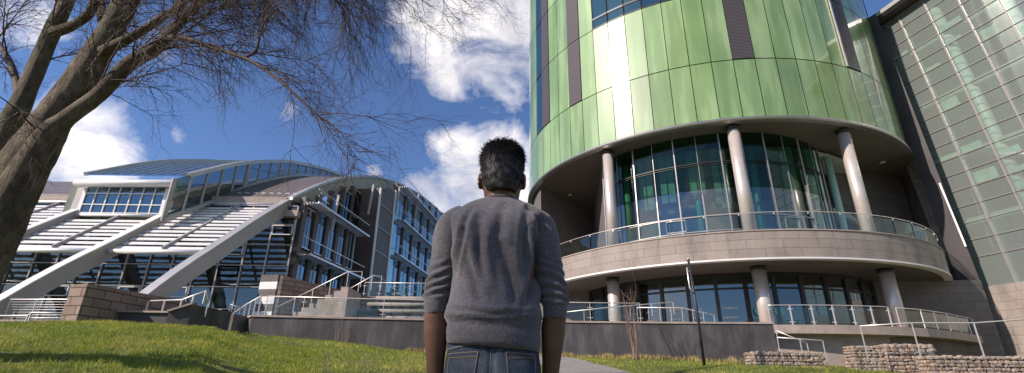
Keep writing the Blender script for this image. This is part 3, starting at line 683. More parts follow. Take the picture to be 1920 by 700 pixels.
for X in (DX0-.35, DX1+.35):
    m_ = MB(); m_.hexa([(X-.28, DY-.05, 10.3), (X+.28, DY-.05, 10.3), (X+.28, DY+1.6, 10.3), (X-.28, DY+1.6, 10.3), (X-.28, DY, 12.8), (X+.28, DY, 12.8), (X+.28, DY+1.6, 12.8), (X-.28, DY+1.6, 12.8)])
    m_.build('dormer_cheek', M['rib'], ab)
m_ = MB(); m_.box(-31, -23.2, DY+.3, DY+.5, 10.0, 12.9); m_.box(-60, -17.5, 37.5, 37.9, 1.5, 12.5); m_.build('inner_wall', M['core'], ab)
# tall glazed front wall behind the ribs
WY = 34.0; XC = -15.6
cols_ = [XC-1.62*k for k in range(27)]; rows_ = [3.4, 4.9, 6.4, 7.9, 9.4, 10.9, 12.3]
for a, b in zip(cols_[1:], cols_[:-1]):
    m_ = MB()
    for z0, z1 in zip(rows_[:-1], rows_[1:]): m_.quad((a, WY, z0), (b, WY, z0), (b, WY, z1), (a, WY, z1))
    m_.build('glazing', M['glass_arch'], ab)
for x in cols_: 
    m_ = MB(); m_.beam((x, WY-.06, 3), (x, WY-.06, 12.3), .09, .12, (0, -1, 0)); m_.build('mullion', M['trim'], ab)
for z in rows_:
    m_ = MB(); m_.beam((cols_[-1], WY-.08, z), (XC, WY-.08, z), .12, .06); m_.build('transom', M['trim'], ab)
m_ = MB(); m_.beam((-23.5, WY-.25, 11.65), (XC+.2, WY-.25, 11.65), .5, .45); m_.build('header_beam', M['coping'], ab)
m_ = MB()
for z in (2.9, 6.1, 9.2): m_.box(-60, XC-.2, WY+.4, 37.4, z, z+.3)
m_.build('inner_floor', M['slab'], ab)
fr_ = random.Random(11)
for k in range(95):     # blinds, framed openings and clutter just behind and on the glazing
    a = fr_.choice(cols_[1:26]); z = fr_.choice(rows_[:5]); m_ = MB()
    if fr_.random() < .45:
        q = [Vector((a+.1, WY-.14, z+.75)), Vector((a+1.5, WY-.14, z+.75)), Vector((a+1.5, WY-.14, z+1.4)), Vector((a+.1, WY-.14, z+1.4))]
        for u in range(4): m_.beam(q[u], q[(u+1) % 4], .06, .06)
        m_.build('window_frame', M['white'], ab)
    else:
        m_.quad((a+.1, WY+.35, z+.2), (a+1.45, WY+.35, z+.2), (a+1.45, WY+.35, z+fr_.uniform(.5, 1.3)), (a+.1, WY+.35, z+fr_.uniform(.5, 1.3))); m_.build('blind', M['blind'], ab)
# gable wall under the arch: glazed bays with sunshade shelves, and a panelled stair tower
G0 = Vector((XC, WY, 0))
def gq(s, z, o=0): return G0 + AD*s + AN*o + Vector((0, 0, z))
M['panel'] = mat('panel_brown', (.12, .09, .078), .55, .1, .12, 1)
def gtop(s): return min(24, pz(s+10.1)-.55)
def bay(s0, s1, o, zs, nb, shelf=True):
    w_ = (s1-s0)/nb
    for k in range(nb):
        a, b = s0+k*w_, s0+(k+1)*w_
        for z0, z1 in zip(zs[:-1], zs[1:]):
            if z0 > gtop((a+b)/2)-1.5: continue
            z1 = min(z1, gtop(a)); m_ = MB()
            q = [gq(a+.12, z0+.45, o), gq(b-.12, z0+.45, o), gq(b-.12, z1-.15, o), gq(a+.12, z1-.15, o)]
            for u in range(4): m_.beam(q[u], q[(u+1) % 4], .09, .09)
            m_.beam(gq((a+b)/2, z0+.45, o), gq((a+b)/2, z1-.15, o), .05, .05); zz = z0+1.3; m_.beam(gq(a+.12, zz, o), gq(b-.12, zz, o), .05, .05)
            wf = m_.build('window', M['rail'], ab); m_ = MB(); m_.quad(*[p - AN*.03 for p in q]); m_.build('pane', M['glass_blue'] if (k+int(z0)) % 3 else M['glass_arch'], wf)
            m_ = MB(); m_.beam(gq(a+.02, z0, o-.06), gq(a+.02, z1, o-.06), .5, .34, AN); m_.build('pier', M['panel'], ab)
    for z in zs[1:]:
        if not shelf: break
        if z > gtop((s0+s1)/2): continue
        for j in range(4):
            m_ = MB(); m_.beam(gq(s0-.3, z-.25-.03*j, o+.25+.26*j), gq(s1+.2, z-.25-.03*j, o+.25+.26*j), .13, .05); m_.build('sunshade_blade', M['trim'], ab)
        m_ = MB(); m_.beam(gq(s0-.3, z-.3, o+1.2), gq(s1+.2, z-.3, o+1.2), .09, .16); 
        for k in range(nb+1): m_.beam(gq(s0+k*w_, z-.28, o), gq(s0+k*w_, z-.28, o+1.2), .06, .10)
        m_.beam(gq(s0-.3, z+.75, o+1.1), gq(s1+.2, z+.75, o+1.1), .05, .05); m_.build('shelf_rail', M['rail'], ab)
        m_ = MB(); m_.beam(gq(s0-.1, z, o-.2), gq(s1+.1, z, o-.2), .45, .5); m_.build('floor_band', M['panel'], ab)
ZF = [5.2, 9.1, 13.0, 16.9, 20.8, 24]
bay(.6, 9.6, .1, ZF[:4], 5); bay(4.2, 9.6, .1, [13.0, 16.9, 20], 3)
bay(17.5, 46, .4, ZF, 9)
m_ = MB(); m_.hexa([gq(.2, 2, -.6), gq(60, 2, -.6), gq(60, 2, -1), gq(.2, 2, -1), gq(.2, 12.8, -.6), gq(60, 22, -.6), gq(60, 22, -1), gq(.2, 12.8, -1)]); m_.build('gable_wall', M['panel'], ab)
# panelled tower slab
m_ = MB(); m_.hexa([gq(10.9, 3, -3), gq(14.9, 3, -3), gq(14.9, 3, 1.3), gq(10.9, 3, 1.3), gq(10.9, 17.9, -3), gq(14.9, 19.1, -3), gq(14.9, 19.1, 1.3), gq(10.9, 17.9, 1.3)]); tws = m_.build('stair_tower', M['panel'], ab)
for s in (10.95, 14.85):
    m_ = MB(); m_.beam(gq(s, 3, 1.36), gq(s, 17.9 if s < 12 else 19.1, 1.36), .28, .12, AN); m_.build('tower_edge', M['white'], tws)
for k in range(6):
    z = 4.9+2.3*k; m_ = MB(); m_.beam(gq(11, z, 1.34), gq(14.8, z+.0, 1.34), .1, .07); m_.build('panel_joint', M['trim'], tws)
m_ = MB(); m_.quad(gq(15.0, 4, .9), gq(17.3, 4, .9), gq(17.3, 19, .9), gq(15.0, 18.5, .9)); m_.build('blue_glazing', M['glass_teal'], ab)
# struts from arch down to gable wall
for s in (3.5, 9.8, 16.5, 23, 29, 36, 43, 50):
    m_ = MB(); z = pz(s+10.1)-1.0; m_.beam(gq(s, z-2.8 if s > 4 else z-3.2, .9), gq(s, z+.2, 1.1), .16, .16, AN); m_.build('prop', M['rib'], ab)
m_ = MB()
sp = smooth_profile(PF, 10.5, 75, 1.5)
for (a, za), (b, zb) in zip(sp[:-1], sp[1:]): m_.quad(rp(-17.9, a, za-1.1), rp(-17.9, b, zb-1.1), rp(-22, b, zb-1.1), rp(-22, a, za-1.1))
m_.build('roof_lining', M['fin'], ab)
# ------------------------------------------------------------------ terraces, walls and railings
mb = MB(); mb.box(-14, 12.6, 25.2, 60, 2.9, 3.46); mb.box(-60, -14.01, 30, 60, 2.0, 2.9)
tag(mb.build('terrace_paving', mat('terrace_paving', (.26, .24, .23), .8, 0, .15, 1, .2, 40)), kind='structure')
WL = [(-12.35, 24.1), (-8.4, 24.45), (-4.2, 24.75), (0, 24.9), (4, 24.9), (8, 24.75), (12.7, 24.35)]
m_ = MB(); m_.wall(WL, .4, .8, 3.40); m_.wall([(12.7, 24.36), (12.9, 28)], .4, .8, 3.40); m_.wall([(-13.25, 25.3), (-12.36, 24.12)], .3, .8, 3.38)
rw = m_.build('retaining_wall', M['charcoal'])
tag(rw, 'long low charcoal rendered wall with pale coping behind the lawn', 'wall')
m_ = MB(); W2 = [(x, y-.05) for x, y in WL]; m_.wall(W2, .55, 3.403, 3.49); m_.wall([(-13.3, 25.25), (-12.4, 24.07)], .4, 3.403, 3.488); m_.build('coping', M['coping'], rw)
# railing on the wall
def railing(name, pts, h, label, cat, group=None, every=2.0, glassy=True, bars=0, r=.027, pw=.055):
    """pts: 3-D base points; the rail runs h above them."""
    P = [Vector(p) for p in pts]; up = Vector((0, 0, h)); m_ = MB(); m_.tube([p+up for p in P], r, 8)
    for j in range(bars): m_.tube([p+up*((j+1)/(bars+1)) for p in P], .008, 5)
    root = m_.build(name, M['rail']); tag(root, label, cat, group)
    for a, b in zip(P[:-1], P[1:]):
        n = max(1, int(round((b-a).length/every)))
        for k in range(n+1):
            if k == 0 and a is not P[0]: continue
            p = a+(b-a)*k/n; m_ = MB(); dd = (b-a).normalized(); m_.beam(p, p+up, pw, .025, dd)
            if glassy:
                for f in (.2, .75): m_.beam(p+up*f-dd*.13, p+up*f+dd*.13, .03, .03)
            m_.build('post', M['rail'], root)
        if glassy:
            for k in range(n):
                p = a+(b-a)*k/n; q = a+(b-a)*(k+1)/n; dd = (q-p).normalized()*.12; t_ = Vector((-dd.y, dd.x, 0)).normalized()*.012; z0 = Vector((0, 0, .08)); z1 = up*.9
                m_ = MB(); m_.hexa([p+dd+z0, q-dd+z0, q-dd+z0+t_, p+dd+z0+t_, p+dd+z1, q-dd+z1, q-dd+z1+t_, p+dd+z1+t_]); m_.build('glass_panel', M['glass_rail'], root)
    return root
railing('railing', [(x, y+.2, 3.49) for x, y in [(-11.9, 24.15), (-8.4, 24.45), (-4.2, 24.75), (-1, 24.88)]], .92, 'steel and glass railing on the wall coping left of the man', 'railing', every=1.95)
railing('railing', [(x, y+.2, 3.49) for x, y in [(-.6, 24.9), (4, 24.9), (6.5, 24.85)]], .92, 'steel and glass railing on the wall coping behind the bare sapling', 'railing', every=2.3)
railing('railing', [at(460, 580, 25)-Vector((0, 0, .92)), at(432, 571, 24.6)-Vector((0, 0, .92))], .92, 'short sloping handrail with close posts at the left end of the charcoal wall', 'railing', every=.28, glassy=False)
railing('railing', [Vector((-12.2, 24.3, 3.49)), Vector((-13.4, 25.3, 3.2)), Vector((-14.3, 25.0, 2.3))], .92, 'bent stair handrail dropping off the left end of the wall', 'railing', every=.6, glassy=False)
railing('railing', [(2.6, 26.6, 3.45), (5.2, 26.5, 3.75), (8.6, 26.3, 4.05)], .62, 'sloping ramp handrail seen behind the wall railing near the first column', 'railing', every=1.1, glassy=False)
railing('railing', [(-.2, 26.8, 3.45), (2.3, 26.7, 3.65)], .6, 'low steel ramp rail close behind the wall right of the man', 'railing', every=1.1, glassy=False)
railing('railing', [(6.6, 26.0, 3.47), (8.9, 25.9, 3.47), (10.4, 25.6, 3.1)], .85, 'stair handrail with paired posts by the post on the lawn', 'railing', every=.55, glassy=False)
# right-hand side: dropping stair rail, gabions and ramp rail
railing('railing', [at(1455, 620, 23.6)-Vector((0, 0, .9)), at(1513, 644, 23.2)-Vector((0, 0, .9))], .9, 'dark handrail dropping from the right end of the charcoal wall', 'railing', every=3, glassy=False)
railing('railing', [at(1457, 633, 22.9)-Vector((0, 0, 1.0)), at(1540, 628, 22.6)-Vector((0, 0, 1.25))], 1.0, 'short steel rail behind the low stone basket beside the wall end', 'railing', every=1.0, glassy=False)
railing('railing', [at(1616, 626, 20.6)-Vector((0, 0, .95)), at(1711, 613, 20.2)-Vector((0, 0, 1.1)), at(1824, 601, 20)-Vector((0, 0, 1.35)), at(1990, 582, 19.8)-Vector((0, 0, 1.5))], 1.25, 'long steel ramp handrail above the stone baskets at right', 'railing', every=30, glassy=False)
stone_m = None
def gabion(x0, x1, y, d, z0, z1, label, ang=0, seed=0):
    r = random.Random(seed); c = Vector((x0, y, 0)); ux = Vector((math.cos(ang), math.sin(ang), 0)); uy = Vector((-ux.y, ux.x, 0)); W = x1-x0
    P = lambda a, b, z: c+ux*a+uy*b+Vector((0, 0, z))
    core = MB(); core.hexa([P(.06, .06, z0), P(W-.06, .06, z0), P(W-.06, d-.06, z0), P(.06, d-.06, z0), P(.06, .06, z1-.08), P(W-.06, .06, z1-.08), P(W-.06, d-.06, z1-.08), P(.06, d-.06, z1-.08)])
    root = core.build('stone_basket', M['dark']); tag(root, label, 'gabion', 'wire baskets of pale stones')
    m_ = MB()
    bm = bmesh.new(); bmesh.ops.create_icosphere(bm, subdivisions=1, radius=1); iv = [v.co.copy() for v in bm.verts]; fi = [[v.index for v in f.verts] for f in bm.faces]; bm.free()
    def rock(p, sx, sy, sz):
        b = len(m_.v); rot = Matrix.Rotation(r.uniform(0, 6.28), 3, 'Y') @ Matrix.Rotation(r.uniform(0, 3), 3, 'X')
        for v in iv:
            q = rot @ v; q = q*(1+r.uniform(-.18, .18)); q = Vector((max(-.8, min(.8, q.x)), max(-.75, min(.75, q.y)), max(-.75, min(.75, q.z))))
            m_.v.append(tuple(p+ux*q.x*sx+uy*q.y*sy+Vector((0, 0, q.z*sz))))
        mi = r.randrange(3)
        for f in fi: m_.f.append(tuple(b+i for i in f)); m_.uv.append(None); m_.m.append(mi); m_.sm.append(False)
    z = z0+.05
    while z < z1-.02:
        h = r.uniform(.10, .16); a = 0
        while a < W:
            w_ = r.uniform(.13, .34); rock(P(a+w_/2, .07+r.uniform(-.02, .03), z+r.uniform(-.01, .01)), w_*.68, .12, h*.72); a += w_
        a = 0
        while a < d:
            w_ = r.uniform(.10, .22); rock(P(.06, a+w_/2, z), .1, w_*.66, h*.72); rock(P(W-.06, a+w_/2, z), .1, w_*.66, h*.72); a += w_
        z += h
    a = 0
    while a < W:
        b_ = 0
        while b_ < d: rock(P(a+.08, b_+.08, z1-.06+r.uniform(-.03, .03)), .12, .12, .07); b_ += .17
        a += .18
    m_.build('stones', [M['rockA'], M['rockB'], M['rockC']], root)
    w = MB()
    for k in range(int(W/.25)+1): w.beam(P(min(W, k*.25), -.04, z0), P(min(W, k*.25), -.04, z1), .006, .006)
    for k in range(int((z1-z0)/.2)+1): w.beam(P(0, -.04, z0+k*.2), P(W, -.04, z0+k*.2), .006, .006)
    w.build('wire_mesh', M['rail'], root)
M['rockA'] = mat('rock_cream', (.36, .27, .20), .85, 0, .25, 5, .3, 40); M['rockB'] = mat('rock_tan', (.24, .165, .12), .85, 0, .25, 5, .3, 40); M['rockC'] = mat('rock_grey', (.29, .24, .21), .85, 0, .25, 5, .3, 40)
gabion(10.4, 13.35, 22.0, .8, 1.1, 2.03, 'low wire basket of pale stones just right of the charcoal wall', .02, 1)
gabion(14.5, 15.6, 21.7, .8, 1.0, 2.28, 'narrow wire basket of stones below the left end of the ramp handrail', -.15, 2)
gabion(15.65, 17.4, 21.35, .9, 1.0, 2.35, 'tall middle basket of stones half in shade under the ramp handrail', -.2, 3)
gabion(16.4, 23.5, 20.1, .8, .8, 1.86, 'longest and lowest run of stone basket in the bottom right corner', -.06, 4)
# stone pier and low walls, left
def prism(name, base, z0, tops, m, label=None, cat=None, parent=None):
    m_ = MB(); n = len(base); b = [Vector((x, y, z0)) for x, y in base]; t_ = [Vector((x, y, z)) for (x, y), z in zip(base, tops)]
    for i in range(n): j = (i+1) % n; m_.quad(b[i], b[j], t_[j], t_[i])
    m_.face(t_); o = m_.build(name, m, parent)
    if label: tag(o, label, cat)
    return o
prism('stone_pier', [(-13.35, 15.0), (-12.75, 14.85), (-12.3, 19.6), (-12.9, 19.8)], 1.0, [3.33, 3.36, 3.42, 3.40], M['rustic'], 'rough sandstone block wall with a sunlit end on the crest of the lawn', 'wall')
lw = prism('charcoal_wall', [(-13.0, 16.2), (-11.0, 16.2), (-11.0, 17.2), (-13.0, 17.2)], 1.0, [2.66, 2.66, 2.66, 2.66], M['charcoal'], 'short charcoal wall with a flat coping beside the sandstone block wall', 'wall')
m_ = MB(); m_.box(-13.05, -10.98, 16.12, 17.3, 2.665, 2.72); m_.build('coping', M['coping'], lw)
lw = prism('charcoal_wall', [(-10.95, 16.1), (-10.35, 16.25), (-10.1, 18.2), (-10.9, 18.2)], 1.0, [2.68, 2.95, 2.95, 2.7], M['charcoal'], 'small charcoal wall end with a sloping coping under the bent handrail', 'wall')
m_ = MB(); m_.beam((-10.97, 16.07, 2.71), (-10.32, 16.22, 2.98), .12, .06); m_.build('coping', M['coping'], lw)
railing('railing', [(-12.35, 17, 2.72), (-10.95, 16.6, 2.72), (-10.1, 16.4, 3.0), (-10.0, 16.5, 2.6)], .42, 'small bent handrail on the short charcoal walls beside the sandstone wall', 'railing', every=.6, glassy=False)
bw = prism('stone_wall', [(-13.5, 23.5), (-12.6, 25.5), (-12.8, 26), (-15.5, 24.5)], 1.0, [3.55, 3.45, 3.45, 3.6], M['stone_dark'], 'dark stone wall with a pale grille left of the stair handrail', 'wall')
bw = prism('low_stone_wall', [(-14.6, 22.2), (-12.2, 22.2), (-12.2, 22.6), (-14.6, 22.6)], 1.0, [3.5, 3.3, 3.3, 3.5], M['stone_dark'], 'low dark stone wall carrying a pale ventilation grille', 'wall')
m_ = MB(); g0 = at(393, 607, 22.1); g1 = at(411, 607, 22.1); g2 = at(415, 582, 22.1); g3 = at(398, 582, 22.1)
for u, v_ in ((g0, g1), (g1, g2), (g2, g3), (g3, g0)): m_.beam(u, v_, .06, .08)
vent = m_.build('grille', M['white'], bw)
for k in range(9):
    f = (k+.5)/9; m_ = MB(); m_.beam(g0+(g3-g0)*f, g1+(g2-g1)*f, .03, .035); m_.build('grille_slat', M['coping'], vent)
# second pier with light and dark stone bands
pz0 = 2.5
m_ = MB()
for k in range(8):
    z = 2.9+.42*k; m_.hexa([(-14.6, 28.6, z), (-13.5, 28.4, z), (-13.3, 34, z), (-14.4, 34, z), (-14.6, 28.6, z+.42), (-13.5, 28.4, z+.42), (-13.3, 34, z+.42), (-14.4, 34, z+.42)], k % 2)
tag(m_.build('banded_pier', [M['white'], M['stone_dark']]), 'pier of alternating light and dark stone bands in front of the glazing', 'pier')
prism('stone_wall', [(-13.45, 28.45), (-13.25, 28.45), (-7.0, 36), (-7.3, 36)], 2.5, [6.2, 6.2, 5.4, 5.4], M['rustic'], 'dark rough stone wall running back from the banded pier', 'wall')
# plinth and balustrade in front of the glazing, far left
prism('stone_plinth', [(-30, 24.5), (-14.9, 22.0), (-14.9, 22.8), (-30, 25.3)], 1.0, [3.15, 2.98, 2.98, 3.15], M['rustic'], 'low sandstone plinth below the wire balustrade at far left', 'wall')
railing('railing', [(-30, 24.9, 3.16), (-22.5, 23.7, 3.08), (-15.6, 22.5, 3.0)], .95, 'steel balustrade with fine horizontal wires on the sandstone plinth', 'railing', every=1.6, glassy=False, bars=7)
railing('railing', [at(-60, 612, 18), at(45, 612, 18), at(52, 606, 18), at(130, 607, 18)], .36, 'low pale handrail along the crest of the lawn at far left', 'railing', every=1.7, glassy=False, bars=1)
# steps, benches and rails between the wall and the gable
for k in range(4):
    lab = ['lowest long pale step behind the wall railing', 'second long pale step up behind the wall railing', 'third long pale step up behind the wall railing', 'topmost long pale step under the terrace rail'][k]
    m_ = MB(); m_.box(-9.6+.25*k, -3.2, 30+.9*k, 31.2+.9*k, 3.46, 4.15+.52*k); so_ = m_.build('stone_step', M['stone_dark']); tag(so_, lab, 'step')
    m_ = MB(); m_.tube([(-9.6+.25*k, 29.98+.9*k, 4.02+.52*k), (-3.2, 29.98+.9*k, 4.02+.52*k)], .14, 10); m_.build('nosing', M['stone_tower'], so_)
m_ = MB(); m_.box(-11, -2.6, 34.2, 40, 3.4, 5.95); tag(m_.build('podium', M['stone_dark']), 'dark stone podium below the gable windows', 'podium')
railing('railing', [(-10.2, 34.4, 5.95), (-2.8, 34.4, 5.95)], .95, 'terrace rail with slim posts in front of the gable windows', 'railing', every=1.1, glassy=True)
for k in range(9):
    pass
st = MB()
for k in range(9): st.box(-13.2+.42*k, -10.2+.0*k if False else -12.78+.42*k, 28.6, 31.2, 3.46, 3.7+.24*k)
sto = st.build('staircase', M['coping']); tag(sto, 'pale stone staircase climbing right towards the gable', 'staircase')
railing('railing', [(-13.3, 28.5, 3.5), (-9.5, 28.5, 5.6), (-8.7, 28.5, 5.6)], .9, 'handrail climbing the near side of the stone staircase', 'railing', every=1.0, glassy=False)
railing('railing', [(-11.3, 31.4, 4.4), (-8.9, 31.4, 5.9), (-8.3, 31.4, 5.9)], .9, 'handrail on the far side of the stone staircase', 'railing', every=1.0, glassy=False)
# post on the right-hand lawn
b = at(1321, 690, 20.3); tp = at(1290.5, 487, 20.3); gz = gh(b.x, 20.3)
post = MB(); post.tube([(b.x, 20.3, gz-.1), (b.x-.02, 20.3, gz+1.9), (tp.x, 20.3, tp.z)], [.062, .058, .05], 14); po = post.build('lamp_post', M['dark']); tag(po, 'slim dark metal post on the lawn in front of the charcoal wall', 'post')
m_ = MB(); m_.tube([(tp.x-.12, 20.25, tp.z-.35), (tp.x-.10, 20.25, tp.z-1.2), (tp.x+.0, 20.25, tp.z-1.4)], .03, 8); m_.beam((tp.x-.14, 20.25, tp.z-.5), (tp.x+.05, 20.3, tp.z-.5), .03, .03); m_.build('bracket', M['rail'], po)
m_ = MB(); m_.tube([(tp.x, 20.3, tp.z), (tp.x, 20.3, tp.z+.06)], [.08, .03], 14); m_.build('cap', M['rail'], po)
# small bare saplings
M['bark_thin'] = mat('sapling_bark', (.20, .12, .09), .7, 0, .3, 8)
M['bark_dark'] = mat('dark_twig_bark', (.055, .04, .035), .8, 0, .3, 8)
def sapling(name, x, y, stems, h, r0, label, m, seed, sub=7):
    r = random.Random(seed); z = gh(x, y); root = None
    for k in range(stems):
        m_ = MB(); p = Vector((x+r.uniform(-.12, .12), y+r.uniform(-.1, .1), z-.05)); d = Vector((r.uniform(-.22, .22), r.uniform(-.1, .1), 1)).normalized(); P = [p]; hh = h*r.uniform(.7, 1); n = 12
        for i in range(n): d = (d+Vector((r.uniform(-.09, .09), r.uniform(-.09, .09), .03))).normalized(); P.append(P[-1]+d*hh/n)
        m_.tube(P, [r0*(1-.85*i/n) for i in range(n+1)], 7)
        tw_ = MB()
        for j in range(sub):
            i = r.randint(3, n-1); q = P[i]; dd = (d+Vector((r.uniform(-1, 1), r.uniform(-.6, .6), r.uniform(.1, .8)))).normalized(); Q = [q]
            for _ in range(6): dd = (dd+Vector((r.uniform(-.2, .2), r.uniform(-.2, .2), .12))).normalized(); Q.append(Q[-1]+dd*h*.045)
            tw_.tube(Q, [r0*.3*(1-.14*q_) for q_ in range(7)], 4, cap=False)
        if root is None: root = m_.build(name, m); tag(root, label, 'sapling')
        else: m_.build('stem', m, root)
        tw_.build('twigs', m, root)
sapling('sapling', 5.65, 23.2, 5, 3.7, .032, 'leafless reddish sapling with several stems in front of the charcoal wall', M['bark_thin'], 4, 9)
sapling('shrub', -7.9, 23.4, 3, 1.9, .02, 'thin pale leafless shrub against the charcoal wall left of the man', M['bark_thin'], 8, 4)
sapling('shrub', -7.3, 23.5, 4, 1.4, .025, 'dark leafless shrub against the charcoal wall nearer the man', M['bark_dark'], 5, 5)
# dry grass at the wall foot
r = random.Random(9); V = []; F = []
for i in range(9000):
    x = r.uniform(1.0, 12.6) if r.random() < .85 else r.uniform(-5, -2); y = 24.75-abs(r.gauss(0, .22))-(.3 if x > 10 else 0)
    cl = noise.noise(Vector((x*1.3, y*2, 7)))
    if cl < 0 and r.random() > .35: continue
    if x > 9 and r.random() < .6: continue
    z = gh(x, y)-.01; h_ = r.uniform(.05, .22)*(1+1.4*max(0, cl)); a = r.uniform(0, 6.28); k = len(V); l = r.uniform(0, .12)
    V += [(x-.012*math.cos(a), y-.012*math.sin(a), z), (x+.012*math.cos(a), y+.012*math.sin(a), z), (x+l*math.sin(a*3), y-l*abs(math.cos(a)), z+h_)]; F.append((k, k+1, k+2))
me = bpy.data.meshes.new('dry_grass'); me.from_pydata(V, [], F); me.materials.append(mat('straw', (.42, .33, .13), .8, 0, .35, 3)); o = bpy.data.objects.new('dry_grass', me); col.objects.link(o); tag(o, 'straw coloured dry grass along the foot of the charcoal wall', 'grass', kind='stuff')

# ------------------------------------------------------------------ the big leafless tree at left
def barkmat():
    t = NT('lichen_bark'); v = t.coord('Object', (1, 1, .6)); a = t.noise(v, 5, 9, .72); b = t.noise(t.coord('Object'), 1.1, 4); c = t.noise(t.coord('Object', (1, 1, .3)), 16, 8, .7)
    base = t.ramp(a, [(.3, (.055, .038, .027)), (.45, (.125, .088, .058)), (.6, (.23, .18, .125)), (.72, (.34, .29, .22))])
    moss = t.ramp(b, [(.45, (0, 0, 0)), (.62, (1, 1, 1))])
    base = t.mix(base, (.085, .085, .030), t.mix((0, 0, 0), moss, .55), 'MIX')
    base = t.mix(base, t.ramp(c, [(.3, (.45,)*3), (.6, (1.25,)*3)]), .9, 'MULTIPLY')
    t.base(base); t.b.inputs['Roughness'].default_value = .9
    ad = t.new('ShaderNodeMath', operation='ADD'); t.link(a, ad.inputs[0]); t.link(c, ad.inputs[1]); t.bump(ad.outputs[0], 1.0, .10); return t.mat
M['bark'] = barkmat()
M['twig'] = mat('twig_bark', (.075, .045, .036), .8, 0, .35, 2)
tr = random.Random(21)
def spline(P, R, sub=7):
    out = []; rr = []
    n = len(P)
    for i in range(n-1):
        p0, p1, p2, p3 = P[max(i-1, 0)], P[i], P[i+1], P[min(i+2, n-1)]
        for k in range(sub):
            t = k/sub
            out.append(.5*((2*p1)+(-p0+p2)*t+(2*p0-5*p1+4*p2-p3)*t*t+(-p0+3*p1-3*p2+p3)*t**3)); rr.append(R[i]+(R[i+1]-R[i])*t)
    return out+[P[-1]], rr+[R[-1]]
def lumpy_tube(mb, P, Rr, n, amp):
    b = len(mb.v); mb.tube(P, Rr, n)
    for i in range(b, len(mb.v)):
        v = Vector(mb.v[i]); k = noise.noise(v*2.2)*.5+noise.noise(v*6)*.3+noise.noise(v*17)*.15
        ci = P[min(len(P)-1, (i-b)//n)]; d = v-ci; mb.v[i] = tuple(ci+d*(1+k*amp))
def limb(pts): 
    P = [at(x, y, Y) for x, y, Y, r in pts]; return spline(P, [q[3] for q in pts])
tree = empty('bare_tree', (at(-130, 640, 6.2).x, 6.2, 1.0), 'large leafless tree leaning in from the left with thick lichen-covered limbs', 'tree')
trunk_pts = [(-190, 760, 6.25, 0.480), (-130, 640, 6.2, 0.416), (-55, 490, 6.1, 0.352), (0, 392, 6.0, 0.320), (50, 305, 6.0, 0.272), (98, 228, 6.0, 0.216), (150, 150, 6.0, 0.196), (200, 70, 6.0, 0.168), (240, 0, 6.0, 0.148), (280, -85, 6.0, 0.128), (330, -200, 6, 0.104)]
limbA = [(-60, 400, 6.35, 0.180), (5, 262, 6.5, 0.148), (38, 195, 6.5, 0.133), (72, 120, 6.55, 0.119), (103, 48, 6.6, 0.115), (128, -5, 6.6, 0.101), (165, -90, 6.6, 0.086), (180, -200, 6.6, 0.065)]
limbA2 = [(100, 62, 6.55, 0.090), (140, 46, 6.4, 0.077), (172, 18, 6.3, 0.072), (185, -40, 6.2, 0.063)]
limbC = [(-30, 470, 5.8, 0.240), (35, 345, 5.75, 0.188), (88, 255, 5.7, 0.136), (120, 226, 5.7, 0.108), (185, 178, 5.7, 0.096), (240, 122, 5.65, 0.090), (290, 92, 5.6, 0.086), (330, 50, 5.6, 0.068), (378, 0, 5.6, 0.060), (440, -70, 5.5, 0.048)]
limbC2 = [(70, 285, 5.95, .13), (110, 235, 6.0, .11), (145, 165, 6.1, .09), (170, 110, 6.2, .06)]
limbD = [(192, 98, 5.9, .085), (250, 68, 5.8, .062), (300, 35, 5.7, .055), (345, 5, 5.6, .05), (400, -60, 5.5, .04)]
limbE = [(312, 73, 5.6, .055), (345, 72, 5.5, .035), (400, 90, 5.3, .028), (465, 112, 5.1, .023), (520, 148, 4.95, .018), (562, 185, 4.9, .012), (600, 220, 4.8, .007)]
limbF = [(375, 2, 5.6, .06), (430, -45, 5.4, .055), (485, -70, 5.1, .045), (545, -70, 4.9, .035), (600, -40, 4.9, .022), (640, 15, 4.9, .010)]
limbG = [(240, 0, 6.0, .10), (330, -70, 5.6, .085), (430, -110, 5.2, .07), (500, -120, 5.1, .055), (570, -130, 5.0, .035), (640, -90, 5.0, .015)]
limbH = [(128, -5, 6.6, .09), (60, -60, 6.6, .07), (-20, -80, 6.5, .05), (-120, -60, 6.3, .03)]
limbI = [(38, 195, 6.5, .06), (20, 120, 6.9, .05), (-20, 60, 7.3, .04), (-60, 10, 7.6, .02)]
limbJ = [(200, 70, 6.2, .08), (190, -10, 6.9, .07), (230, -90, 7.6, .05), (330, -130, 8.2, .03)]
limbK = [(455, 110, 5.15, .02), (480, 95, 5.1, .016), (488, 60, 5.05, .012), (500, 30, 5, .008)]
trunk = MB(); P, Rr = limb(trunk_pts); lumpy_tube(trunk, P, Rr, 28, .22); to = trunk.build('trunk', M['bark'], tree)
allimb = []
for nm, L_ in (('A', limbA), ('A2', limbA2), ('C', limbC), ('C2', limbC2), ('D', limbD), ('E', limbE), ('F', limbF), ('G', limbG), ('H', limbH), ('I', limbI), ('J', limbJ), ('K', limbK)):
    P, Rr = limb(L_); m_ = MB(); lumpy_tube(m_, P, Rr, 20 if Rr[0] > .1 else 8, .16); m_.build('branch', M['bark'] if Rr[0] > .062 else M['twig'], tree); allimb.append((nm, P, Rr))
twb = MB(); ntw = [0]
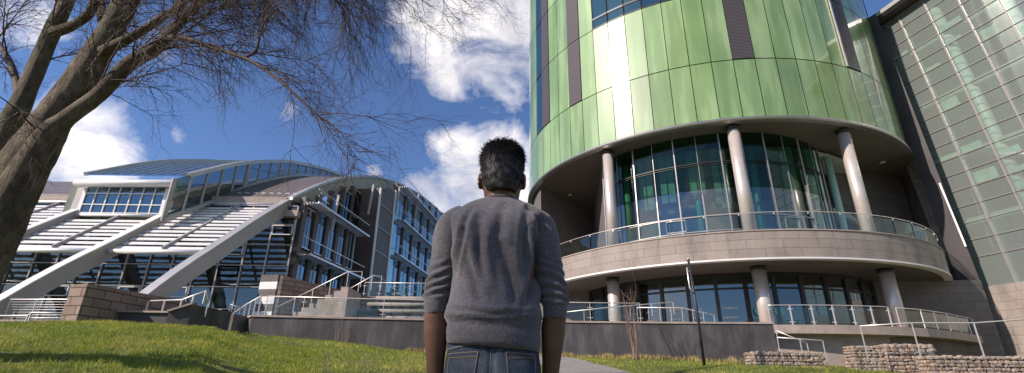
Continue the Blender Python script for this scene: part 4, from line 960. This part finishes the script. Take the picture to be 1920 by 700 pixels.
def grow(p, d, L_, r0, lev, droop):
    n = 7 if lev < 3 else 5; P = [p]; D = []
    for i in range(n):
        d = (d+Vector((tr.uniform(-1, 1), tr.uniform(-1, 1), tr.uniform(-1, 1)))*.16+Vector((.02, 0, -droop))).normalized(); D.append(d); P.append(P[-1]+d*L_/n)
    twb.tube(P, [r0*.72*(1-.8*i/n) for i in range(n+1)], 4 if lev < 2 else 3, cap=False); ntw[0] += 1
    if lev >= 3: return
    k = (6, 6, 4)[lev]
    for j in range(k):
        i = tr.randint(1, n-1); perp = D[i].orthogonal().normalized(); perp = Matrix.Rotation(tr.uniform(0, 6.28), 3, D[i]) @ perp
        dd = (D[i]*.75+perp*tr.uniform(.5, .9)).normalized(); grow(P[i]+(P[i+1]-P[i])*tr.random(), dd, L_*tr.uniform(.42, .68), r0*.52, lev+1, droop*1.15)
top0 = allimb and limb(trunk_pts)[0][-1]
for e1, e2, r1 in (((-4.5, 8.5, 9.5), (-2.0, 12.5, 12.6), .12), ((-6.5, 9.5, 10.0), (-6.0, 15.0, 14.5), .13), ((-7.5, 5.0, 10), (-9.5, 4.0, 14.5), .12), ((-6.0, 8.0, 10.5), (-5.0, 9.5, 15.5), .12)):
    P, Rr = spline([top0-Vector((0, 0, .3)), Vector(e1), Vector(e2)], [r1, r1*.75, r1*.2], 8); m_ = MB(); lumpy_tube(m_, P, Rr, 10, .15); m_.build('branch', M['bark'], tree); allimb.append(('U', P, Rr))
spec = dict(U=(13, .0, 2.1), E=(14, .05, 1.1), F=(16, .14, 1.05), G=(18, .16, 1.1), C=(17, .06, 1.35), D=(13, .07, 1.4), A=(8, .05, 1.1), A2=(5, .05, 1.0), H=(9, .08, 1.1), I=(9, .05, 1.0), J=(13, .08, 1.4), K=(3, .03, .5), T=(11, .07, 1.4))
P, Rr = limb(trunk_pts); allimb.append(('T', P, Rr))
for nm, P, Rr in allimb:
    if nm not in spec: continue
    k, dr, L_ = spec[nm]; n = len(P)
    for j in range(k):
        lo = .15 if nm in 'EFGHIJK' else .42
        i = min(n-2, int(n*(lo+(1-lo)*(j+tr.random())/k))); T = (P[i+1]-P[i]).normalized()
        perp = Vector((tr.uniform(-.3, 1), tr.uniform(-.9, .7), tr.uniform(-.7, .6))); dd = (T*.7+perp*.8).normalized()
        grow(P[i], dd, L_*tr.uniform(.7, 1.2), max(.009, min(.02, Rr[i]*.5)), 0, dr)
    T = (P[-1]-P[-2]).normalized()
    for j in range(3): grow(P[-1], (T+Vector((tr.uniform(-.4, .4), tr.uniform(-.4, .4), tr.uniform(-.4, .2)))).normalized(), L_*.8, .012, 1, dr)
twb.build('twigs', M['twig'], tree)
print('twigs', ntw[0])
# two more trees of the same row, outside the frame: they throw the shadows on the lawn and show in the glass
def far_tree(x, y, h, seed, label):
    r = random.Random(seed); z = gh(x, y); root = empty('bare_tree', (x, y, z), label, 'tree'); m_ = MB(); tw_ = MB()
    def g(p, d, L_, r0, lev, mb_):
        n = 6; P = [p]
        for i in range(n): d = (d+Vector((r.uniform(-1, 1), r.uniform(-1, 1), r.uniform(-.6, 1)))*.13).normalized(); P.append(P[-1]+d*L_/n)
        mb_.tube(P, [r0*(1-.55*i/n) for i in range(n+1)], 7 if lev < 2 else 3, cap=False)
        if lev >= 4: return
        for j in range((4, 5, 5, 6)[lev]):
            i = r.randint(2, n); perp = Matrix.Rotation(r.uniform(0, 6.28), 3, d) @ d.orthogonal().normalized(); g(P[i], (d*.8+perp*.75).normalized(), L_*r.uniform(.5, .7), r0*.5, lev+1, mb_ if lev < 1 else tw_)
    g(Vector((x, y, z-.1)), Vector((.05, 0, 1)), h*.42, h*.024, 0, m_)
    m_.build('trunk', M['bark'], root); tw_.build('crown', M['twig'], root)
far_tree(-15, -7, 18, 5, 'tall leafless tree standing behind the viewpoint on the lawn')
far_tree(-2, -14, 16, 6, 'broad leafless tree well behind the viewpoint')
# ------------------------------------------------------------------ the man in the foreground
def remesh(mb, voxel, smooth=6, fac=.5):
    me = bpy.data.meshes.new('tmp'); me.from_pydata(mb.v, [], mb.f)
    bm = bmesh.new(); bm.from_mesh(me); bmesh.ops.recalc_face_normals(bm, faces=bm.faces); bm.to_mesh(me); bm.free()
    o = bpy.data.objects.new('tmp', me); col.objects.link(o)
    m = o.modifiers.new('r', 'REMESH'); m.mode = 'VOXEL'; m.voxel_size = voxel
    if smooth: s = o.modifiers.new('s', 'SMOOTH'); s.iterations = smooth; s.factor = fac
    dg = bpy.context.evaluated_depsgraph_get(); dg.update(); e = bpy.data.meshes.new_from_object(o.evaluated_get(dg)); bpy.data.objects.remove(o); bpy.data.meshes.remove(me)
    e.polygons.foreach_set('use_smooth', [True]*len(e.polygons)); return e
def loft(mb, rings, n=32):
    """rings: (cx, cy, z, half width, half depth, exponent[, yaw tilt])"""
    b = len(mb.v)
    for rg in rings:
        cx, cy, z, a, d, e = rg[:6]
        for k in range(n):
            t = 2*math.pi*k/n; c, s = math.cos(t), math.sin(t)
            mb.v.append((cx+a*math.copysign(abs(c)**(2/e), c), cy+d*math.copysign(abs(s)**(2/e), s), z+(rg[6]*c if len(rg) > 6 else 0)))
    for i in range(len(rings)-1):
        for k in range(n):
            k2 = (k+1) % n; mb.f.append((b+i*n+k, b+i*n+k2, b+(i+1)*n+k2, b+(i+1)*n+k))
    mb.f.append(tuple(b+k for k in range(n))[::-1]); mb.f.append(tuple(b+(len(rings)-1)*n+k for k in range(n)))
def ball(mb, c, rx, ry, rz, n=20):
    loft(mb, [(c[0], c[1], c[2]-rz*math.cos(math.pi*k/12), max(.001, rx*math.sin(math.pi*k/12)), max(.001, ry*math.sin(math.pi*k/12)), 2) for k in range(13)], n)
X0, YP = -.055, 1.70
zg = gh(X0, YP)
man = empty('person', (X0, YP, zg), 'man seen from behind in a grey sweatshirt with pushed-up sleeves and dark jeans', 'person')
HX = -.038; HZ = -.030
# body: one continuous skin surface
B = MB()
hd = [(1.505, .030, .035, -.035), (1.515, .048, .060, -.035), (1.535, .058, .078, -.02), (1.56, .066, .088, -.01), (1.59, .071, .094, 0), (1.62, .0745, .097, .004), (1.65, .0755, .098, .004), (1.68, .074, .097, .002), (1.705, .068, .089, 0), (1.725, .055, .072, 0), (1.738, .036, .045, 0), (1.743, .012, .015, 0)]
loft(B, [(HX, YP+.02-dy, z+HZ, a, d, 2.2) for z, a, d, dy in hd])
loft(B, [(HX-.005, YP+.005, 1.40, .075, .07, 2), (HX-.003, YP+.005, 1.46, .060, .058, 2), (HX, YP+.005, 1.52, .055, .056, 2), (HX, YP+.012, 1.58, .055, .058, 2)])
# face (turned away): nose, lips, brow, chin
ball(B, (HX, YP+.125, 1.57), .014, .022, .022); ball(B, (HX, YP+.115, 1.528), .024, .014, .008); ball(B, (HX, YP+.10, 1.495), .026, .026, .018); ball(B, (HX-.03, YP+.10, 1.618), .026, .016, .008); ball(B, (HX+.03, YP+.10, 1.618), .026, .016, .008)
for s in (-1, 1):   # ears
    ex = HX+s*.0825
    for k in range(9):
        t = R_(-70+k*40); ball(B, (ex+s*.004*math.cos(t), YP+.012-.013*math.cos(t), 1.584+.024*math.sin(t)), .0065, .009, .009, 10)
    ball(B, (ex-s*.002, YP+.012, 1.580), .005, .013, .022, 12)
loft(B, [(X0, YP, .85, .135, .095, 2.4), (X0, YP, 1.0, .125, .09, 2.4), (X0, YP, 1.2, .14, .10, 2.4), (X0, YP, 1.34, .15, .10, 2.4), (X0, YP, 1.41, .12, .08, 2.2), (X0, YP, 1.45, .07, .06, 2)])
def arm(mb, s, r):
    sh = Vector((X0+s*.165, YP, 1.385)); el = Vector((X0+s*.196+(.010 if s > 0 else 0), YP-.01, 1.135)); wr = Vector((X0+s*.190, YP+(.050 if s > 0 else .030), .885))
    P, Rr = spline([sh, sh.lerp(el, .45), el, el.lerp(wr, .35), el.lerp(wr, .75), wr], r, 5); mb.tube(P, Rr, 20); return sh, el, wr
for s in (-1, 1):
    sh, el, wr = arm(B, s, [.050, .043, .038, .041, .031, .026])
    # palm and five fingers, slightly curled, thumb forward
    d = (wr-el).normalized(); palm = wr+d*.045
    B.tube([wr-d*.01, wr+d*.03, wr+d*.075, wr+d*.092], [.024, .030, .032, .022], 14)
    for k, (off, ln) in enumerate(((.030, .070), (.011, .080), (-.009, .074), (-.028, .058))):
        b0 = wr+d*.080+Vector((0, off, 0)); cu = Vector((-s*.20, 0, 0)); P = [b0-d*.02, b0, b0+(d+cu*.5).normalized()*ln*.45, b0+(d+cu*.5).normalized()*ln*.45+(d+cu*1.8).normalized()*ln*.32, b0+(d+cu*.5).normalized()*ln*.45+(d+cu*1.8).normalized()*ln*.32+(d+cu*3.4).normalized()*ln*.25]
        B.tube(P, [.0095, .0092, .0085, .0078, .006], 10)
    b0 = wr+d*.022+Vector((0, .022, 0)); B.tube([b0, b0+Vector((-s*.008, .022, -.022)), b0+Vector((-s*.016, .030, -.050)), b0+Vector((-s*.022, .026, -.072))], [.013, .0115, .010, .0075], 10)
for s in (-1, 1): loft(B, [(X0+s*.10, YP-.01, zg+.02, .032, .04, 2), (X0+s*.10, YP, zg+.12, .034, .042, 2), (X0+s*.095, YP, zg+.35, .05, .052, 2), (X0+s*.085, YP, zg+.5, .05, .055, 2), (X0+s*.075, YP, zg+.8, .072, .08, 2), (X0+s*.06, YP, .92, .075, .09, 2)])
t = NT('skin'); v = t.coord('Object'); a = t.noise(v, 14, 5); t.base(t.ramp(a, [(.3, (.12, .058, .036)), (.7, (.18, .09, .058))])); t.b.inputs['Roughness'].default_value = .5; t.b.inputs['Subsurface Weight'].default_value = .08; t.b.inputs['Subsurface Radius'].default_value = (.01, .004, .002); t.bump(t.noise(v, 220, 3), .15, .002); M['skin'] = t.mat
me = remesh(B, .0042, 5, .5); me.materials.append(M['skin']); body = bpy.data.objects.new('body', me); col.objects.link(body); body.parent = man; body.matrix_parent_inverse = Matrix.Translation(man.location).inverted()
def put(me, name, m, parent):
    me.name = name; me.materials.append(m); o = bpy.data.objects.new(name, me); col.objects.link(o); o.parent = parent
    o.matrix_parent_inverse = Matrix.Translation(parent_loc(parent)).inverted(); return o
for s in (-1, 1):
    m_ = MB(); ball(m_, (HX+s*.029, YP+.103, 1.598), .0115, .0115, .0115, 16); m_.sm = [True]*len(m_.f); m_.uv = [None]*len(m_.f); m_.m = [0]*len(m_.f); m_.build('eye', mat('eye_white', (.6, .58, .55), .2), man)
# jeans
J = MB()
loft(J, [(X0, YP-.005, .80, .150, .115, 2.3), (X0, YP-.008, .86, .158, .128, 2.35), (X0, YP-.006, .93, .157, .124, 2.35), (X0, YP, 1.0, .145, .104, 2.3), (X0, YP, 1.07, .135, .095, 2.3)], 48)
for s in (-1, 1): loft(J, [(X0+s*.10, YP, zg+.03, .060, .062, 2.1), (X0+s*.10, YP, zg+.10, .058, .062, 2.1), (X0+s*.098, YP, zg+.35, .062, .068, 2.1), (X0+s*.09, YP, zg+.5, .064, .07, 2.1), (X0+s*.08, YP-.005, zg+.72, .082, .09, 2.1), (X0+s*.076, YP-.014, .86, .086, .112, 2.15), (X0+s*.072, YP-.012, .93, .083, .106, 2.15), (X0+s*.06, YP, .99, .07, .09, 2.1)])
me = remesh(J, .007, 4, .5)
NN = [v.normal.copy() for v in me.vertices]
for v in me.vertices:
    q = v.co.copy(); k = noise.noise(Vector((q.x*9, q.y*9, q.z*22)))*.0035+noise.noise(Vector((q.x*20+5, q.y*20, q.z*30)))*.0015
    k -= .010*math.exp(-((q.x-X0)/.010)**2)*(1 if q.y < YP and q.z < .99 else 0)
    v.co = q+NN[v.index]*k
t = NT('denim'); v = t.coord('Object'); a = t.noise(v, 5, 6, .65); w1 = t.noise(t.coord('Object', (1, 1, .12)), 260, 2); w2 = t.noise(t.coord('Object', (.15, .15, 1)), 420, 2)
c = t.ramp(a, [(.3, (.012, .017, .028)), (.5, (.026, .036, .056)), (.72, (.075, .098, .13))]); c = t.mix(c, t.ramp(w1, [(.35, (.55,)*3), (.65, (1.5,)*3)]), .7, 'MULTIPLY'); t.base(c); t.b.inputs['Roughness'].default_value = .85
t.bump(w2, .3, .002); M['denim'] = t.mat
jeans = put(me, 'jeans', M['denim'], man)
# seams, belt band, pockets: thin raised strips laid on the denim from behind
bvh = BVHTree.FromPolygons([v.co for v in me.vertices], [tuple(p.vertices) for p in me.polygons])
def on_back(x, z):
    h = bvh.ray_cast(Vector((x, YP-.6, z)), Vector((0, 1, 0)))
    return (h[0], h[1]) if h[0] else (Vector((x, YP-.1, z)), Vector((0, -1, 0)))
def strip(pts, wd, off, name, m, parent, dashed=False):
    m_ = MB(); Q = []
    for (x0, z0), (x1, z1) in zip(pts[:-1], pts[1:]):
        n = max(2, int(math.hypot(x1-x0, z1-z0)/.004)); Q += [(x0+(x1-x0)*k/n, z0+(z1-z0)*k/n) for k in range(n)]
    Q.append(pts[-1]); S = [on_back(*q) for q in Q]; S = [(p+n*off, n) for p, n in S]
    for i, ((p, n), (q, n2)) in enumerate(zip(S[:-1], S[1:])):
        if dashed and i % 2: continue
        m_.beam(p, q, wd, .0016, n)
    return m_.build(name, m, parent)
M['stitch'] = mat('stitching', (.24, .15, .075), .8); M['denim_seam'] = mat('denim_seam', (.065, .085, .12), .9, 0, .4, 60)
for pk, s in (((-.175, -.075), -1), ((.0, .075), 1)):
    x0, x1 = pk; zt = .965; 
    if s < 0: poly = [(-.190, .962), (-.098, .968), (-.106, .900), (-.112, .845), (-.150, .820), (-.186, .845), (-.190, .962)]
    else: poly = [(-.012, .968), (.078, .962), (.075, .845), (.040, .820), (.002, .845), (-.004, .900), (-.012, .968)]
    # patch
    m_ = MB(); n = 14; xs_ = (poly[0][0], poly[1][0]); xb = (poly[-3][0] if s > 0 else poly[-2][0], poly[3][0] if s < 0 else poly[2][0])
    grid = []
    for j in range(n+1):
        f = j/n; z = .966-f*.125; xl = xs_[0]+(xb[0]-xs_[0])*f; xr = xs_[1]+(xb[1]-xs_[1])*f; row = []
        for i in range(n+1):
            p, nn = on_back(xl+(xr-xl)*i/n, z); row.append(p+nn*.0022)
        grid.append(row)
    for j in range(n):
        for i in range(n): m_.face([grid[j][i], grid[j][i+1], grid[j+1][i+1], grid[j+1][i]], None, 0, True)
    po = m_.build('back_pocket', M['denim'], jeans)
    strip(poly, .0016, .0035, 'stitching', M['stitch'], jeans); zz = .948
    strip([(poly[0][0]+.003, .950), (poly[1][0]-.003, .953)], .0016, .0035, 'stitching', M['stitch'], jeans)
    strip(poly, .005, .0025, 'pocket_hem', M['denim_seam'], jeans)
strip([(X0, 1.03), (X0+.002, .80)], .009, .003, 'centre_seam', M['denim_seam'], jeans); strip([(X0-.007, 1.03), (X0-.005, .80)], .0014, .0042, 'stitching', M['stitch'], jeans)
strip([(X0-.14, .978), (X0-.07, .992), (X0, .998), (X0+.07, .992), (X0+.14, .978)], .006, .002, 'yoke_seam', M['denim_seam'], jeans)
strip([(X0-.14, .974), (X0-.07, .988), (X0, .994), (X0+.07, .988), (X0+.14, .974)], .0014, .0036, 'stitching', M['stitch'], jeans)
m_ = MB()
for bx in (X0+.004,): 
    for dz in range(6): pass
strip([(X0+.001, 1.035), (X0+.001, .975)], .013, .006, 'belt_loop', M['denim'], jeans)
# shoes
for s in (-1, 1):
    S = MB(); S.tube([(X0+s*.10, YP-.07, zg+.05), (X0+s*.10, YP-.02, zg+.055), (X0+s*.103, YP+.06, zg+.048), (X0+s*.108, YP+.13, zg+.04), (X0+s*.108, YP+.18, zg+.035)], [.035, .046, .045, .046, .028], 16)
    for i, vv in enumerate(S.v): S.v[i] = (vv[0], vv[1], max(zg+.006, vv[2]))
    put(remesh(S, .006, 3), 'shoe', mat('shoe_leather', (.03, .028, .026), .5), man)
# sweatshirt
T = MB()
tors = [(0.985, .150, .122, -.004, 2.4), (.998, .154, .130, -.006, 2.4), (1.03, .155, .133, -.006, 2.4), (1.050, .152, .128, -.005, 2.4), (1.062, .160, .136, -.008, 2.4), (1.085, .162, .140, -.012, 2.4), (1.13, .152, .130, -.006, 2.4), (1.20, .148, .124, 0, 2.45), (1.27, .150, .125, 0, 2.5), (1.34, .158, .128, 0, 2.6), (1.385, .168, .120, -.002, 2.6), (1.415, .176, .106, -.004, 2.5), (1.438, .178, .094, -.003, 2.4), (1.460, .155, .082, -.002, 2.3), (1.480, .122, .073, .0, 2.2), (1.496, .090, .067, .003, 2.1), (1.505, .070, .062, .004, 2.0)]
loft(T, [(X0+(.010 if z > 1.42 else .0), YP+dy, z, a, d, e, -.012 if z < 1.06 else 0) for z, a, d, dy, e in tors], 64)
m0 = remesh(T, .0052, 5, .5)
VV = [(v.co.copy(), v.normal.copy(), 0) for v in m0.vertices]; FF = [tuple(p.vertices) for p in m0.polygons]
for s in (-1, 1):
    T = MB(); sh = Vector((X0+s*.160, YP, 1.398)); el = Vector((X0+s*.196+(.010 if s > 0 else 0), YP-.012, 1.135)); en = el+Vector((-s*.002, .002, -.043 if s < 0 else -.056))
    P, Rr = spline([sh-Vector((s*.055, 0, -.040)), sh-Vector((s*.012, 0, -.006)), sh.lerp(el, .18), sh.lerp(el, .45), sh.lerp(el, .78), el, en], [.050, .064, .061, .054, .048, .046, .041], 6)
    T.tube(P, Rr, 28); m1 = remesh(T, .0048, 5, .5); o_ = len(VV)
    VV += [(v.co.copy(), v.normal.copy(), 1) for v in m1.vertices]; FF += [tuple(i+o_ for i in p.vertices) for p in m1.polygons]
me = bpy.data.meshes.new('sweatshirt'); me.from_pydata([v[0] for v in VV], [], FF); me.polygons.foreach_set('use_smooth', [True]*len(me.polygons))
# carve neck opening and cuffs so that skin shows; then the folds
FOLDS = [((-.11, 1.40), (-.105, 1.28), (-.085, 1.16), .013, .008), ((-.03, 1.44), (-.045, 1.30), (-.02, 1.15), .016, .007), ((-.025, 1.30), (.0, 1.20), (.02, 1.10), .014, .011),
         ((.055, 1.44), (.045, 1.32), (.05, 1.22), .013, .008), ((.095, 1.40), (.085, 1.27), (.06, 1.13), .013, .009), ((.10, 1.26), (.07, 1.17), (.03, 1.08), .012, .007), ((-.16, 1.36), (-.185, 1.26), (-.19, 1.2), .010, .009), ((.07, 1.38), (.085, 1.30), (.09, 1.2), .010, .009),
         ((-.15, 1.28), (-.12, 1.20), (-.09, 1.10), .012, .006), ((-.14, 1.44), (-.16, 1.38), (-.17, 1.33), .010, .006), ((.06, 1.46), (.10, 1.40), (.115, 1.34), .010, .006), ((-.20, 1.10), (-.05, 1.078), (.09, 1.09), .008, .004)]
def segd(px, pz, a, b):
    dx, dz = b[0]-a[0], b[1]-a[1]; t_ = max(0, min(1, ((px-a[0])*dx+(pz-a[1])*dz)/(dx*dx+dz*dz))); return math.hypot(px-a[0]-dx*t_, pz-a[1]-dz*t_), t_
cuffz = {-1: 1.092, 1: 1.079}
NN = [v[1] for v in VV]
for v in me.vertices:
    q = v.co.copy(); k = 0; axl = abs(q.x-X0); back = 1 if q.y < YP+.02 else .5
    slv = VV[v.index][2]
    if q.z > 1.065 and back == 1:
        for a, b, c, wd, dp in FOLDS:
            d0, t0 = segd(q.x, q.z, a, b); d1, t1 = segd(q.x, q.z, b, c); d_, tt = (d0, t0*.5) if d0 < d1 else (d1, .5+t1*.5)
            if d_ < .06: e = math.sin(math.pi*min(1, max(.06, tt))**.9)**.6; k -= 1.5*dp*e*(math.exp(-(d_/wd)**2)-.55*math.exp(-((d_-wd*2)/(wd*1.0))**2))*(1-slv)
    k += noise.noise(Vector((q.x*9+q.z*2, q.y*6, q.z*3.4)))*.005*(1-slv)*(1 if q.z > 1.07 else .3)
    k += noise.noise(Vector((q.x*26+q.z*7, q.y*14, q.z*9+3)))*.0022*(1-slv)*(1 if q.z > 1.07 else .3)
    if slv > 0:
        low = max(0, min(1, (1.29-q.z)/.09)); s = 1 if q.x > X0 else -1; cz = cuffz[s]
        notc = max(0, min(1, (q.z-cz-.045)/.015))
        wv = math.sin((q.z+.35*(q.x-X0-s*.2)*s*1.2+.10*(q.y-YP)*1.0)*2*math.pi/.031+noise.noise(Vector((q.x*14, q.y*14, q.z*16)))*3.2)
        k += slv*low*notc*(.0055*wv+.003*noise.noise(q*35)); k += slv*(1-low)*.006*noise.noise(Vector((q.x*12, q.y*12, q.z*7)))
        if q.z < cz+.045: k -= .003*slv
    if 1.056 < q.z < 1.066+.008 and slv == 0: k -= .003
    if q.z < 1.056: k += .0006*math.sin(math.atan2(q.y-YP, q.x-X0)*160)
    v.co = q+NN[v.index]*k
t = NT('heather_knit'); v = t.coord('Object'); a = t.noise(t.coord('Object', (1, 1, .25)), 480, 2, .6); b = t.noise(v, 170, 4, .8); c0 = t.noise(v, 3, 4); h = t.noise(t.coord('Object', (.12, .12, 1)), 190, 3, .7)
c = t.ramp(b, [(.36, (.050, .044, .052)), (.5, (.080, .070, .081)), (.64, (.125, .110, .124))]); c = t.mix(c, t.ramp(a, [(.3, (.68,)*3), (.7, (1.3,)*3)]), .8, 'MULTIPLY'); c = t.mix(c, t.ramp(h, [(.3, (.78,)*3), (.7, (1.2,)*3)]), .8, 'MULTIPLY'); c = t.mix(c, t.ramp(c0, [(.3, (.88,)*3), (.7, (1.1,)*3)]), 1., 'MULTIPLY')
t.base(c); t.b.inputs['Roughness'].default_value = .95; t.b.inputs['Sheen Weight'].default_value = .25; t.b.inputs['Sheen Roughness'].default_value = .6; t.bump(b, .5, .003); M['knit'] = t.mat
shirt = put(me, 'sweatshirt', M['knit'], man)
M['knit_band'] = mat('knit_band', (.082, .068, .074), .95, 0, .2, 90, .4, 300, (1, 1, .1))
m_ = MB(); P = [Vector((HX+.0665*math.cos(R_(k*10))-.004, YP+.004+.066*math.sin(R_(k*10)), 1.495-.006*math.sin(R_(k*10)))) for k in range(37)]; m_.tube(P, .0062, 8, cap=False)
for i, vv in enumerate(m_.v): m_.v[i] = (vv[0], vv[1], 1.497+(vv[2]-1.498)*1.0)
m_.build('collar', M['knit_band'], shirt)
# hair: cap plus several thousand short wavy strands
H = MB()
hr = [(1.555, .050, .050, .045), (1.58, .066, .075, .030), (1.61, .0765, .092, .018), (1.64, .081, .100, .010), (1.67, .084, .106, .006), (1.70, .083, .106, .004), (1.725, .076, .097, .0), (1.745, .061, .079, 0), (1.757, .040, .050, 0), (1.762, .012, .018, 0)]
loft(H, [(HX+.001, YP+.012-dy, z+HZ, a*.955, d*.955, 2.3) for z, a, d, dy in hr], 32)
me = remesh(H, .005, 2); 
NN = [v.normal.copy() for v in me.vertices]
for v in me.vertices: v.co = v.co+NN[v.index]*noise.noise(v.co*45)*.004
t = NT('hair_base'); t.base((.008, .006, .005)); t.b.inputs['Roughness'].default_value = .6; hair = put(me, 'hair', t.mat, man)
hb = BVHTree.FromPolygons([v.co for v in me.vertices], [tuple(p.vertices) for p in me.polygons])
hr_ = random.Random(4); S = MB(); cen = Vector((HX, YP, 1.625))
polys = list(me.polygons); areas = [p.area for p in polys]
for i in range(15000):
    p = hr_.choices(polys, cum_weights=None, k=1)[0] if False else polys[hr_.randrange(len(polys))]
    c = p.center; n = p.normal
    if c.y > YP+.07 and c.z < 1.67: continue
    if n.z < -.5: continue
    up = max(0, (c.z-1.63)/.09); side = Vector((hr_.uniform(-1, 1), hr_.uniform(-1, 1), hr_.uniform(-.6, .6)))
    flow = Vector((.25*math.sin(c.z*60+c.x*40), -.5*up, -1.0+.9*up)); flow = (flow-n*flow.dot(n)); d = (n*(.16+.30*up)+flow*.9+side*.40).normalized()
    L_ = (.015+.012*up)*hr_.choice((.7, .9, 1.0, 1.1, 1.35))*(0.55 if c.z < 1.57 else 1); P = [c-n*.002]; curl = side.cross(n)*1.3
    for k in range(4): d = (d+curl*.28-n*.10+Vector((0, 0, -.12))).normalized(); P.append(P[-1]+d*L_/4)
    S.tube(P, [.0009, .0009, .0008, .0006, .0002], 3, cap=False)
t = NT('hair_strand'); t.base((.012, .009, .008)); t.b.inputs['Roughness'].default_value = .5; t.b.inputs['Specular IOR Level'].default_value = .22
so_ = S.build('strands', t.mat, hair); so_['kind'] = 'stuff'
